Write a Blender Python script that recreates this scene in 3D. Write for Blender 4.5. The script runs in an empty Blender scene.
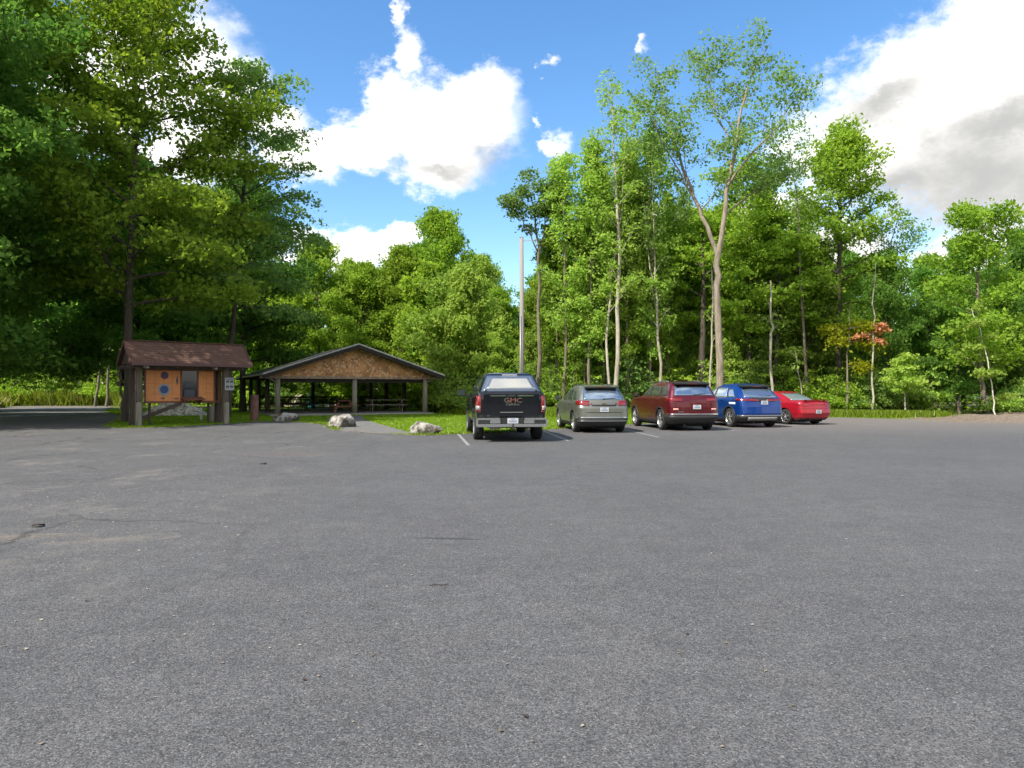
import bpy, bmesh, math, random
import numpy as np
from mathutils import Vector, Matrix, Euler
R = math.radians
scene = bpy.context.scene
C = scene.collection

# ------------------------------------------------------------------ camera, sky, sun
F = 740.0            # focal length in pixels of the 1024 wide frame
HOR = 390.0          # horizon row
CAMH = 1.48
cd = bpy.data.cameras.new('camera'); cam = bpy.data.objects.new('camera', cd); C.objects.link(cam)
cam.location = (0, 0, CAMH); cam.rotation_euler = (R(90) + math.atan((HOR - 384) / F), 0, 0)
cd.sensor_width = 36; cd.lens = 36 * F / 1024; cd.clip_end = 2000; cd.clip_start = .05
scene.camera = cam
def at(px, d, z=0.0):
    return Vector(((px - 512) / F * d, d, z))
def hz(py, d):       # height of something seen at row py and depth d
    return (HOR - py) / F * d + CAMH

SUN_FROM = Vector((-0.74, -0.67, 0)).normalized(); SUN_EL = R(48)
world = bpy.data.worlds.new('World'); scene.world = world; world.use_nodes = True
def build_world():
    nt = world.node_tree; nt.nodes.clear(); N = nt.nodes; L = nt.links
    out = N.new('ShaderNodeOutputWorld'); bg = N.new('ShaderNodeBackground'); L.new(bg.outputs[0], out.inputs[0])
    sky = N.new('ShaderNodeTexSky'); sky.sky_type = 'NISHITA'; sky.sun_disc = False
    sky.sun_elevation = SUN_EL; sky.sun_rotation = math.atan2(SUN_FROM.x, SUN_FROM.y)
    sky.air_density = 1.0; sky.dust_density = 0.3; sky.ozone_density = 2.2
    def math_(op, a, b=None, c=None, clamp=False):
        n = N.new('ShaderNodeMath'); n.operation = op; n.use_clamp = clamp
        for i, v in enumerate((a, b, c)):
            if v is None: continue
            if isinstance(v, (int, float)): n.inputs[i].default_value = v
            else: L.new(v, n.inputs[i])
        return n.outputs[0]
    tc = N.new('ShaderNodeTexCoord'); sep = N.new('ShaderNodeSeparateXYZ'); L.new(tc.outputs['Generated'], sep.inputs[0])
    X, Y, Z = sep.outputs
    az = math_('ARCTAN2', X, Y); el = math_('ARCSINE', Z)
    def noise(scale, det, rough, vec=None, off=0):
        n = N.new('ShaderNodeTexNoise'); n.inputs['Scale'].default_value = scale; n.inputs['Detail'].default_value = det
        n.inputs['Roughness'].default_value = rough
        mp = N.new('ShaderNodeMapping'); mp.inputs['Location'].default_value = (off, off * .7, off * .3); mp.inputs['Scale'].default_value = (1, 1, 1.5)
        L.new(tc.outputs['Generated'], mp.inputs[0]); L.new(mp.outputs[0], n.inputs['Vector'])
        return n.outputs['Fac'], n.outputs['Color']
    nf, nc = noise(7, 9, .62)
    nf2, nc2 = noise(24, 10, .68, off=3)
    w = N.new('ShaderNodeSeparateColor'); L.new(nc, w.inputs[0])
    w2 = N.new('ShaderNodeSeparateColor'); L.new(nc2, w2.inputs[0])
    azw = math_('ADD', az, math_('ADD', math_('MULTIPLY', math_('SUBTRACT', w.outputs[0], .5), .10), math_('MULTIPLY', math_('SUBTRACT', w2.outputs[0], .5), .07)))
    elw = math_('ADD', el, math_('ADD', math_('MULTIPLY', math_('SUBTRACT', w.outputs[1], .5), .08), math_('MULTIPLY', math_('SUBTRACT', w2.outputs[1], .5), .06)))
    def blobs(lst, nx=azw, ny=elw):
        acc = None
        for it in lst:
            (px, py, rx, ry, rot), pk = it[:5], (it[5] if len(it) > 5 else 1.0)
            x = (px - 512) / F; z = (HOR - py) / F; l = math.sqrt(1 + x * x + z * z)
            a0 = math.atan2(x, 1); e0 = math.asin(z / l)
            sx = rx / F * 1.12; sy = ry / F * 1.15
            dx = math_('SUBTRACT', nx, a0); dy = math_('SUBTRACT', ny, e0)
            c, s = math.cos(R(rot)), math.sin(R(rot))
            u = math_('ADD', math_('MULTIPLY', dx, c / sx), math_('MULTIPLY', dy, s / sx))
            v = math_('ADD', math_('MULTIPLY', dx, -s / sy), math_('MULTIPLY', dy, c / sy))
            d = math_('SUBTRACT', pk, math_('SQRT', math_('ADD', math_('MULTIPLY', u, u), math_('MULTIPLY', v, v))))
            acc = d if acc is None else math_('MAXIMUM', acc, d)
        return acc
    CL = [(455,125,78,48,0),(490,98,40,34,0),(415,135,76,40,0),(350,152,54,22,0),(440,168,60,27,0),(400,105,40,34,0),(300,150,45,24,-20),(235,92,45,38,-35),(280,125,36,22,0),
          (400,18,16,34,25,.55),(414,55,26,30,20,.7),(350,252,75,20,0),(395,240,30,14,0),(330,262,60,16,0),(165,70,85,60,0),(90,95,60,50,0),(200,150,60,36,0),
          (552,66,22,17,0,.48),(649,45,20,14,0,.38),(562,146,30,24,-30,.5),(543,130,16,14,0,.4),
          (930,115,150,70,18),(1010,80,110,80,0),(870,130,100,45,10),(1060,150,120,80,0),(975,160,110,55,0),(1000,255,90,34,10),(940,275,60,22,0),(640,240,70,40,0),(760,215,60,30,0),
          (1300,150,200,110,0),(-250,160,220,110,0),(840,250,60,22,0)]
    dens = blobs(CL)
    # unseen broken cloud behind and overhead, its cover raised for fill light
    gen = math_('MULTIPLY', math_('SUBTRACT', noise(2.1, 7, .55, off=11)[0], .43), 4.0)
    back = math_('MULTIPLY', gen, math_('LESS_THAN', Y, .15))
    back = math_('SUBTRACT', back, math_('MULTIPLY', math_('GREATER_THAN', Y, .15), 5.0))
    dens = math_('MAXIMUM', dens, back)
    dens = math_('ADD', dens, math_('MULTIPLY', math_('SUBTRACT', nf2, .5), .8))
    mask = math_('SMOOTHSTEP', dens, 0.0, 0.34) if False else None
    mr = N.new('ShaderNodeMapRange'); mr.interpolation_type = 'SMOOTHSTEP'; L.new(dens, mr.inputs[0])
    mr.inputs[1].default_value = -.02; mr.inputs[2].default_value = .55
    # grey bellies
    GR = [(985,175,150,60,8),(900,185,80,24,10),(1040,190,120,50,0),(880,105,60,22,15),(430,172,70,16,0),(500,165,40,18,0),(1010,120,80,26,10)]
    g = blobs(GR); mg = N.new('ShaderNodeMapRange'); mg.interpolation_type = 'SMOOTHSTEP'
    L.new(math_('ADD', g, math_('MULTIPLY', math_('SUBTRACT', nf, .5), 1.6)), mg.inputs[0]); mg.inputs[1].default_value = -.35; mg.inputs[2].default_value = 1.1
    cc = N.new('ShaderNodeMix'); cc.data_type = 'RGBA'; L.new(mg.outputs[0], cc.inputs['Factor'])
    K = 1 / .15
    cc.inputs['A'].default_value = (.92 * K, .90 * K, .86 * K, 1); cc.inputs['B'].default_value = (.36 * K, .36 * K, .35 * K, 1)
    # saturate the blue a little
    hs = N.new('ShaderNodeHueSaturation'); hs.inputs['Saturation'].default_value = 1.22; hs.inputs['Value'].default_value = SKY_V; L.new(sky.outputs[0], hs.inputs['Color'])
    mx = N.new('ShaderNodeMix'); mx.data_type = 'RGBA'
    L.new(mr.outputs[0], mx.inputs['Factor']); L.new(hs.outputs[0], mx.inputs['A']); L.new(cc.outputs['Result'], mx.inputs['B'])
    L.new(mx.outputs['Result'], bg.inputs['Color']); bg.inputs['Strength'].default_value = .15
SKY_V = .95
build_world()
world.cycles.sampling_method = 'MANUAL'; world.cycles.sample_map_resolution = 512
sl = bpy.data.lights.new('sun', 'SUN'); sl.energy = 4.6; sl.angle = R(.55); sl.color = (1, .94, .84)
so = bpy.data.objects.new('sun', sl); C.objects.link(so)
sd = -Vector((SUN_FROM.x * math.cos(SUN_EL), SUN_FROM.y * math.cos(SUN_EL), math.sin(SUN_EL)))
so.rotation_euler = sd.to_track_quat('-Z', 'Y').to_euler(); so.location = (0, 0, 60)
scene.view_settings.view_transform = 'Standard'; scene.view_settings.look = 'None'
scene.view_settings.exposure = 0.8; scene.view_settings.gamma = 1; scene.view_settings.use_curve_mapping = False
cy = scene.cycles; cy.max_bounces = 6; cy.diffuse_bounces = 4; cy.glossy_bounces = 3; cy.transmission_bounces = 4; cy.transparent_max_bounces = 4
cy.use_denoising = True; cy.use_adaptive_sampling = True; cy.adaptive_threshold = .02

# ------------------------------------------------------------------ helpers
def tag(o, label=None, cat=None, group=None, kind=None):
    if label: o['label'] = label
    if cat: o['category'] = cat
    if group: o['group'] = group
    if kind: o['kind'] = kind
    return o
def empty(name, loc=(0, 0, 0), rz=0, label=None, cat=None, group=None):
    o = bpy.data.objects.new(name, None); C.objects.link(o); o.location = loc; o.rotation_euler = (0, 0, rz)
    o.empty_display_size = .2
    return tag(o, label, cat, group)
def link(name, me, parent=None):
    o = bpy.data.objects.new(name, me); C.objects.link(o)
    if parent: o.parent = parent
    return o
class MB:
    def __init__(s): s.v = []; s.f = []; s.m = []; s.s = []
    def add(s, vs, fs, mi=0, sm=False):
        b = len(s.v); s.v += [tuple(v) for v in vs]
        for f in fs: s.f.append(tuple(b + i for i in f)); s.m.append(mi); s.s.append(sm)
        return s
    def box(s, c, size, rot=(0, 0, 0), mi=0, bev=0, jit=0):
        M = Euler(rot).to_matrix(); sx, sy, sz = [q / 2 for q in size]; c = Vector(c)
        if bev <= 0:
            vs = [c + M @ Vector((x * sx, y * sy, z * sz)) for z in (-1, 1) for y in (-1, 1) for x in (-1, 1)]
            if jit: vs = [v + Vector([random.uniform(-jit, jit) for _ in range(3)]) for v in vs]
            return s.add(vs, [(0, 2, 3, 1), (4, 5, 7, 6), (0, 1, 5, 4), (2, 6, 7, 3), (0, 4, 6, 2), (1, 3, 7, 5)], mi)
        bm = bmesh.new(); bmesh.ops.create_cube(bm, size=1)
        for v in bm.verts: v.co = Vector((v.co.x * size[0], v.co.y * size[1], v.co.z * size[2]))
        bmesh.ops.bevel(bm, geom=bm.edges[:], offset=min(bev, min(size) * .45), segments=2, affect='EDGES')
        bm.verts.index_update()
        s.add([c + M @ v.co for v in bm.verts], [[v.index for v in f.verts] for f in bm.faces], mi); bm.free(); return s
    def beam(s, p0, p1, w, h, mi=0, bev=0, roll=0):
        p0 = Vector(p0); p1 = Vector(p1); d = p1 - p0
        q = d.to_track_quat('X', 'Z'); e = (q @ Euler((roll, 0, 0)).to_quaternion()).to_euler()
        return s.box((p0 + p1) / 2, (d.length, w, h), e, mi, bev)
    def tube(s, pts, rad, n=8, mi=0, cap=True, sm=True):
        pts = [Vector(p) for p in pts]
        if not hasattr(rad, '__len__'): rad = [rad] * len(pts)
        vs = []; up = Vector((0, 0, 1))
        for i, p in enumerate(pts):
            t = (pts[min(i + 1, len(pts) - 1)] - pts[max(i - 1, 0)]).normalized()
            a = t.cross(Vector((0.3, 1, .1)) if abs(t.y) < .9 else Vector((1, 0, .2))).normalized(); b = t.cross(a)
            for k in range(n):
                an = 2 * math.pi * k / n; vs.append(p + (a * math.cos(an) + b * math.sin(an)) * rad[i])
        fs = [(i * n + k, i * n + (k + 1) % n, (i + 1) * n + (k + 1) % n, (i + 1) * n + k) for i in range(len(pts) - 1) for k in range(n)]
        s.add(vs, fs, mi, sm)
        if cap:
            b = len(s.v) - len(vs)
            s.f.append(tuple(b + k for k in range(n))[::-1]); s.m.append(mi); s.s.append(False)
            s.f.append(tuple(b + (len(pts) - 1) * n + k for k in range(n))); s.m.append(mi); s.s.append(False)
        return s
    def lathe(s, prof, c, axis='Z', n=24, mi=0, sm=True):   # prof: (r, h)
        vs = []; fs = []
        for r, h in prof:
            for k in range(n):
                a = 2 * math.pi * k / n; x, y = r * math.cos(a), r * math.sin(a)
                p = (x, y, h) if axis == 'Z' else (h, x, y)
                vs.append((c[0] + p[0], c[1] + p[1], c[2] + p[2]))
        for i in range(len(prof) - 1):
            for k in range(n): fs.append((i * n + k, i * n + (k + 1) % n, (i + 1) * n + (k + 1) % n, (i + 1) * n + k))
        return s.add(vs, fs, mi, sm)
    def poly(s, pts, thick, nrm, mi=0):      # flat polygon extruded along nrm
        n = len(pts); nrm = Vector(nrm) * thick; a = [Vector(p) for p in pts]; b = [p + nrm for p in a]
        fs = [tuple(range(n))[::-1], tuple(range(n, 2 * n))] + [(i, (i + 1) % n, n + (i + 1) % n, n + i) for i in range(n)]
        return s.add(a + b, fs, mi)
    def build(s, name, mats, parent=None, fix=True):
        me = bpy.data.meshes.new(name); me.from_pydata(s.v, [], s.f)
        if not isinstance(mats, (list, tuple)): mats = [mats]
        for m in mats: me.materials.append(m)
        me.polygons.foreach_set('material_index', s.m); me.polygons.foreach_set('use_smooth', s.s)
        if fix:
            bm = bmesh.new(); bm.from_mesh(me); bmesh.ops.recalc_face_normals(bm, faces=bm.faces); bm.to_mesh(me); bm.free()
        me.update()
        return link(name, me, parent)

# ------------------------------------------------------------------ materials
MATS = {}
def mat(name, col, rough=.6, metal=0, spec=.5, coat=0, bump=None, var=None, emit=None):
    """bump=(scale,strength,stretch) ; var=(scale, colour2, lo, hi[,stretch])"""
    if name in MATS: return MATS[name]
    m = bpy.data.materials.new(name); m.use_nodes = True; nt = m.node_tree; b = nt.nodes['Principled BSDF']; L = nt.links; N = nt.nodes
    b.inputs['Base Color'].default_value = (*col, 1); b.inputs['Roughness'].default_value = rough; b.inputs['Metallic'].default_value = metal
    b.inputs['Specular IOR Level'].default_value = spec; b.inputs['Coat Weight'].default_value = coat; b.inputs['Coat Roughness'].default_value = .04
    tc = N.new('ShaderNodeTexCoord')
    def ns(scale, stretch=(1, 1, 1), det=6, rg=.6):
        mp = N.new('ShaderNodeMapping'); mp.inputs['Scale'].default_value = stretch; L.new(tc.outputs['Object'], mp.inputs[0])
        n = N.new('ShaderNodeTexNoise'); n.inputs['Scale'].default_value = scale; n.inputs['Detail'].default_value = det; n.inputs['Roughness'].default_value = rg
        L.new(mp.outputs[0], n.inputs['Vector']); return n.outputs['Fac']
    if var:
        sc, c2, lo, hi = var[:4]; st = var[4] if len(var) > 4 else (1, 1, 1)
        mr = N.new('ShaderNodeMapRange'); L.new(ns(sc, st), mr.inputs[0]); mr.inputs[1].default_value = lo; mr.inputs[2].default_value = hi
        mx = N.new('ShaderNodeMix'); mx.data_type = 'RGBA'; L.new(mr.outputs[0], mx.inputs['Factor'])
        mx.inputs['A'].default_value = (*col, 1); mx.inputs['B'].default_value = (*c2, 1); L.new(mx.outputs['Result'], b.inputs['Base Color'])
    if bump:
        bp = N.new('ShaderNodeBump'); bp.inputs['Strength'].default_value = bump[1]; bp.inputs['Distance'].default_value = .02
        L.new(ns(bump[0], bump[2] if len(bump) > 2 else (1, 1, 1)), bp.inputs['Height']); L.new(bp.outputs[0], b.inputs['Normal'])
    MATS[name] = m; return m
wood_grey = mat('weathered_wood', (.30, .27, .21), .85, bump=(14, .6, (3, 3, .3)), var=(6, (.14, .13, .10), .35, .7, (3, 3, .25)))
wood_dark = mat('stained_and_shaded_wood', (.055, .038, .028), .8, bump=(14, .5, (3, 3, .3)), var=(5, (.10, .075, .055), .4, .75, (3, 3, .3)))
wood_pale = mat('pale_new_wood', (.40, .36, .27), .8, bump=(14, .5, (3, 3, .3)), var=(6, (.24, .21, .16), .4, .7, (3, 3, .25)))
wood_red = mat('red_brown_wood', (.20, .075, .045), .75, bump=(14, .4), var=(8, (.12, .05, .035), .4, .7))
board_orange = mat('orange_plywood', (.62, .25, .075), .6, bump=(9, .15, (1, 1, 6)), var=(3.0, (.52, .19, .05), .35, .7, (1, 1, 5)))
black_case = mat('dark_display_case', (.012, .013, .018), .12, spec=.6)
concrete = mat('concrete', (.30, .285, .26), .9, bump=(25, .3), var=(4, (.26, .25, .23), .4, .65))
rock_m = mat('pale_rock', (.33, .315, .28), .9, bump=(5, .9), var=(3.6, (.07, .06, .045), .42, .58))
rubble_m = mat('limestone_rubble', (.72, .69, .60), .9, bump=(8, .7), var=(5, (.40, .36, .30), .4, .65))
tyre_m = mat('tyre_rubber', (.018, .018, .018), .8)
alloy = mat('alloy_wheel', (.62, .62, .63), .28, metal=.9)
chrome = mat('chrome', (.85, .85, .86), .12, metal=1)
blackpl = mat('black_plastic', (.018, .019, .02), .55)
darkin = mat('dark_wheel_arch', (.008, .008, .008), .9)
redlens = mat('red_lamp_lens', (.17, .005, .008), .1, spec=.7, coat=.6)
clearlens = mat('clear_lamp_lens', (.26, .23, .22), .15, spec=.8)
white_m = mat('white_paint', (.78, .78, .76), .5)
plate_m = mat('plate_white', (.46, .48, .49), .4)
platetxt = mat('plate_blue_ink', (.10, .14, .30), .5)
signgrey = mat('grey_sign_paint', (.27, .28, .28), .5)
black_m = mat('black_ink', (.01, .01, .01), .5)
steel_m = mat('galvanised_steel', (.38, .39, .40), .45, metal=.7)
teal_m = mat('teal_plastic', (.03, .30, .36), .4)
rooftop = mat('dark_roofing', (.055, .05, .045), .8, bump=(20, .4), var=(5, (.09, .08, .07), .4, .6))
trim_grey = mat('grey_metal_trim', (.42, .43, .42), .5, var=(6, (.30, .30, .29), .4, .6))
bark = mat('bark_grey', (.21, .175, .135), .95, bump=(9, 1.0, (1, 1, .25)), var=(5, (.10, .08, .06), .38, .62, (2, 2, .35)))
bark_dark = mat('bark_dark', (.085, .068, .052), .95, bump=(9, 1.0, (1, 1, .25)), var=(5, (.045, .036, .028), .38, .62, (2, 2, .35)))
bark_pale = mat('bark_pale', (.42, .38, .31), .95, bump=(9, 1.0, (1, 1, .25)), var=(4, (.22, .19, .15), .40, .66, (2, 2, .5)))
bark_tan = mat('bark_tan', (.30, .25, .185), .95, bump=(9, 1.0, (1, 1, .25)), var=(4, (.16, .13, .095), .38, .62, (2.5, 2.5, .4)))
pole_m = mat('pole_wood', (.25, .235, .21), .85, bump=(9, .5, (4, 4, .15)), var=(3, (.24, .22, .20), .4, .65, (4, 4, .15)))

def paint(name, col, metal=.3):
    m = mat(name, col, .38, metal=metal, spec=.3, coat=.7); return m
def film(name, col, metal=.75, rough=.05): return mat(name, col, rough, metal=metal, spec=.8)

def leaf_mat(name, a, b, trans=.5, gloss=.0):
    m = bpy.data.materials.new(name); m.use_nodes = True; nt = m.node_tree; nt.nodes.clear(); N = nt.nodes; L = nt.links
    out = N.new('ShaderNodeOutputMaterial'); at_ = N.new('ShaderNodeAttribute'); at_.attribute_name = 'tone'
    oi = N.new('ShaderNodeObjectInfo')
    mx = N.new('ShaderNodeMix'); mx.data_type = 'RGBA'; mx.inputs['A'].default_value = (*a, 1); mx.inputs['B'].default_value = (*b, 1)
    L.new(at_.outputs['Fac'], mx.inputs['Factor'])
    hs = N.new('ShaderNodeHueSaturation'); L.new(mx.outputs['Result'], hs.inputs['Color'])
    mh = N.new('ShaderNodeMapRange'); L.new(oi.outputs['Random'], mh.inputs[0]); mh.inputs[3].default_value = .492; mh.inputs[4].default_value = .506; L.new(mh.outputs[0], hs.inputs['Hue'])
    mv = N.new('ShaderNodeMapRange'); 
    ml = N.new('ShaderNodeMath'); ml.operation = 'FRACT'; m7 = N.new('ShaderNodeMath'); m7.operation = 'MULTIPLY'; m7.inputs[1].default_value = 7.13
    L.new(oi.outputs['Random'], m7.inputs[0]); L.new(m7.outputs[0], ml.inputs[0]); L.new(ml.outputs[0], mv.inputs[0]); mv.inputs[3].default_value = .78; mv.inputs[4].default_value = 1.2; L.new(mv.outputs[0], hs.inputs['Value'])
    df = N.new('ShaderNodeBsdfDiffuse'); tr = N.new('ShaderNodeBsdfTranslucent'); gl = N.new('ShaderNodeBsdfGlossy'); gl.inputs['Roughness'].default_value = .35
    gl.inputs['Color'].default_value = (.7, .75, .7, 1)
    tcol = N.new('ShaderNodeHueSaturation'); tcol.inputs['Hue'].default_value = .494; tcol.inputs['Saturation'].default_value = 1.08; tcol.inputs['Value'].default_value = 1.5; L.new(hs.outputs[0], tcol.inputs['Color'])
    L.new(hs.outputs[0], df.inputs[0]); L.new(tcol.outputs[0], tr.inputs[0])
    m1 = N.new('ShaderNodeMixShader'); m1.inputs[0].default_value = trans; L.new(df.outputs[0], m1.inputs[1]); L.new(tr.outputs[0], m1.inputs[2])
    m2 = N.new('ShaderNodeMixShader'); m2.inputs[0].default_value = min(gloss, .015); L.new(m1.outputs[0], m2.inputs[1]); L.new(gl.outputs[0], m2.inputs[2])
    L.new(m2.outputs[0], out.inputs[0]); return m
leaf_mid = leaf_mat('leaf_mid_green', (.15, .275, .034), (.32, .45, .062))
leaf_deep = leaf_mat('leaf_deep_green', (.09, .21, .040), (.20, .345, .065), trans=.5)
leaf_lime = leaf_mat('leaf_lime_green', (.19, .32, .05), (.36, .48, .10))
leaf_ash = leaf_mat('leaf_grey_green', (.12, .22, .06), (.25, .36, .09))
leaf_yellow = leaf_mat('leaf_yellow_green', (.22, .29, .02), (.40, .43, .04))
leaf_dead = leaf_mat('leaf_dead_orange', (.36, .13, .06), (.50, .24, .13), trans=.3)
grass_m = leaf_mat('grass_blades', (.11, .21, .012), (.22, .33, .02), trans=.35, gloss=.04)
weed_m = leaf_mat('weed_blades', (.10, .19, .018), (.26, .32, .04), trans=.4, gloss=.04)
weed_dry = leaf_mat('dry_weeds', (.14, .15, .03), (.30, .25, .09), trans=.3, gloss=.04)

# ------------------------------------------------------------------ ground sheets
def asphalt_material():
    m = bpy.data.materials.new('asphalt'); m.use_nodes = True; nt = m.node_tree; b = nt.nodes['Principled BSDF']; L = nt.links; N = nt.nodes
    tc = N.new('ShaderNodeTexCoord'); P = tc.outputs['Object']
    def ns(scale, det=5, rg=.6, st=None, off=None):
        v = P
        if st or off:
            mp = N.new('ShaderNodeMapping'); mp.inputs['Scale'].default_value = st or (1, 1, 1); mp.inputs['Location'].default_value = off or (0, 0, 0); L.new(P, mp.inputs[0]); v = mp.outputs[0]
        n = N.new('ShaderNodeTexNoise'); n.inputs['Scale'].default_value = scale; n.inputs['Detail'].default_value = det; n.inputs['Roughness'].default_value = rg; L.new(v, n.inputs['Vector']); return n
    def mr(src, a, b_, c=0., d=1.):
        n = N.new('ShaderNodeMapRange'); L.new(src, n.inputs[0])
        for i, q in enumerate((a, b_, c, d)): n.inputs[i + 1].default_value = q
        return n.outputs[0]
    def mix(f, A, B, mode='MIX'):
        n = N.new('ShaderNodeMix'); n.data_type = 'RGBA'; n.blend_type = mode
        for s, v in (('Factor', f), ('A', A), ('B', B)):
            if isinstance(v, (int, float)): n.inputs[s].default_value = v
            elif isinstance(v, tuple): n.inputs[s].default_value = (*v, 1)
            else: L.new(v, n.inputs[s])
        return n.outputs['Result']
    def mth(op, a, c):
        n = N.new('ShaderNodeMath'); n.operation = op
        for i, v in enumerate((a, c)):
            if isinstance(v, (int, float)): n.inputs[i].default_value = v
            else: L.new(v, n.inputs[i])
        return n.outputs[0]
    base = mix(mr(ns(.35, 8, .68).outputs['Fac'], .28, .78), ASPH_A, ASPH_B)
    base = mix(mr(ns(1.7, 6, .7, off=(5, 3, 0)).outputs['Fac'], .50, .75, 0, .28), base, (.115, .108, .10))
    # aggregate: stones of varied tone
    vo = N.new('ShaderNodeTexVoronoi'); vo.inputs['Scale'].default_value = 140; L.new(P, vo.inputs['Vector'])
    sc = N.new('ShaderNodeSeparateColor'); L.new(vo.outputs['Color'], sc.inputs[0])
    base = mix(1.0, base, mr(sc.outputs[0], 0, 1, .48, 1.6), 'MULTIPLY')
    light = mr(sc.outputs[1], .90, .97)
    base = mix(mth('MULTIPLY', light, .7), base, (.22, .21, .195))
    n2 = ns(30, 5, .8); base = mix(1.0, base, mr(n2.outputs['Fac'], .3, .7, .72, 1.28), 'MULTIPLY')
    v3 = N.new('ShaderNodeTexVoronoi'); v3.inputs['Scale'].default_value = 24; L.new(P, v3.inputs['Vector'])
    s3 = N.new('ShaderNodeSeparateColor'); L.new(v3.outputs['Color'], s3.inputs[0])
    spot = mth('MULTIPLY', mr(s3.outputs[0], .93, .95), mr(v3.outputs['Distance'], .22, .12))
    base = mix(mth('MULTIPLY', spot, .3), base, (.50, .47, .42))
    # worn tan / gritty patches to the left
    sep = N.new('ShaderNodeSeparateXYZ'); L.new(P, sep.inputs[0])
    left = mr(sep.outputs[0], -1.5, -6.0)
    grit = mth('MULTIPLY', mr(ns(.9, 10, .8, st=(1, .6, 1), off=(2.3, 7.1, 0)).outputs['Fac'], .53, .66), left)
    base = mix(1.0, base, mr(ns(3.2, 7, .75, off=(1, 8, 0)).outputs['Fac'], .3, .7, .84, 1.16), 'MULTIPLY')
    base = mix(mth('MULTIPLY', grit, .5), base, (.21, .19, .16))
    # damp, brownish patch & a short dark streak
    def ell(cx, cy, rx, ry, rot=0, soft=.5, nz=.25):
        mp = N.new('ShaderNodeMapping'); mp.vector_type = 'TEXTURE'; mp.inputs['Location'].default_value = (cx, cy, 0); mp.inputs['Rotation'].default_value = (0, 0, rot); mp.inputs['Scale'].default_value = (rx, ry, 1)
        L.new(P, mp.inputs[0]); ln = N.new('ShaderNodeVectorMath'); ln.operation = 'LENGTH'; L.new(mp.outputs[0], ln.inputs[0])
        d = mth('ADD', ln.outputs['Value'], mth('MULTIPLY', mth('SUBTRACT', ns(6, 5, .7).outputs['Fac'], .5), nz * 4))
        return mr(d, 1.0, 1.0 - soft)
    base = mix(mth('MULTIPLY', ell(-.64, 7.32, .42, .05, -.12), .75), base, (.03, .03, .032))
    base = mix(mth('MULTIPLY', ell(-5.2, 17.2, 1.5, .9, soft=.9, nz=.8), .4), base, (.13, .10, .085))
    base = mix(mth('MULTIPLY', ell(-5.1, 7.4, .9, .22, .1, soft=.9, nz=.9), .5), base, (.20, .165, .12))
    base = mix(mth('MULTIPLY', ell(-3.9, 7.3, .8, .2, .3, soft=.9, nz=.9), .45), base, (.19, .165, .13))
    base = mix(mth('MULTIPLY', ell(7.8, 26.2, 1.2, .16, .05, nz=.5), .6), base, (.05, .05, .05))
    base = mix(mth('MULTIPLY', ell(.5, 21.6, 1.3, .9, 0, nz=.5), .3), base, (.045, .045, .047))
    # lighter, reddish grit to the far right
    far = mth('MULTIPLY', mr(sep.outputs[1], 22, 34), mr(sep.outputs[0], 0, 12))
    base = mix(mth('MULTIPLY', far, .6), base, (.19, .165, .15))
    lane = mth('MULTIPLY', mr(sep.outputs[0], -13, -20), mr(sep.outputs[1], 24, 34))  # brownish lane surface, its colour lightened to offset the tree shade
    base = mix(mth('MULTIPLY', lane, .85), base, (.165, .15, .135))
    # cracks
    wv = ns(1.2, 5, .7); mxv = N.new('ShaderNodeMix'); mxv.data_type = 'VECTOR'; mxv.inputs['Factor'].default_value = .3; L.new(P, mxv.inputs['A']); L.new(wv.outputs['Color'], mxv.inputs['B'])
    v2 = N.new('ShaderNodeTexVoronoi'); v2.feature = 'DISTANCE_TO_EDGE'; v2.inputs['Scale'].default_value = .42; L.new(mxv.outputs['Result'], v2.inputs['Vector'])
    crack = mth('MULTIPLY', mr(v2.outputs['Distance'], .012, .003), mth('MULTIPLY', mr(ns(.25, 3, .5, off=(9, 2, 0)).outputs['Fac'], .44, .54), left))
    base = mix(mth('MULTIPLY', crack, .8), base, (.03, .028, .025))
    L.new(base, b.inputs['Base Color']); b.inputs['Roughness'].default_value = .82; b.inputs['Specular IOR Level'].default_value = .35
    bp = N.new('ShaderNodeBump'); bp.inputs['Strength'].default_value = .55; bp.inputs['Distance'].default_value = .004
    hsum = mth('SUBTRACT', 1.0, vo.outputs['Distance']); hsum = mth('SUBTRACT', hsum, mth('MULTIPLY', crack, 3)); L.new(hsum, bp.inputs['Height'])
    b2 = N.new('ShaderNodeBump'); b2.inputs['Strength'].default_value = .35; b2.inputs['Distance'].default_value = .05; L.new(ns(.8, 4, .6).outputs['Fac'], b2.inputs['Height']); L.new(b2.outputs[0], bp.inputs['Normal'])
    L.new(bp.outputs[0], b.inputs['Normal']); return m
ASPH_A = (.064, .0635, .0645); ASPH_B = (.092, .0905, .0905)
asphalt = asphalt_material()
soil = mat('forest_soil', (.045, .045, .018), .95, bump=(3, .5), var=(1.3, (.09, .075, .04), .4, .62))
lawn_m = mat('lawn_turf', (.10, .15, .02), .95, bump=(20, .5), var=(.9, (.17, .15, .06), .45, .66))
path_m = mat('path_gravel', (.15, .145, .135), .9, bump=(40, .4), var=(3, (.11, .105, .10), .4, .65))
dirt_m = mat('dirt_and_gravel', (.125, .088, .06), .95, bump=(9, 1.0), var=(7, (.215, .175, .14), .42, .62))

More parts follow.
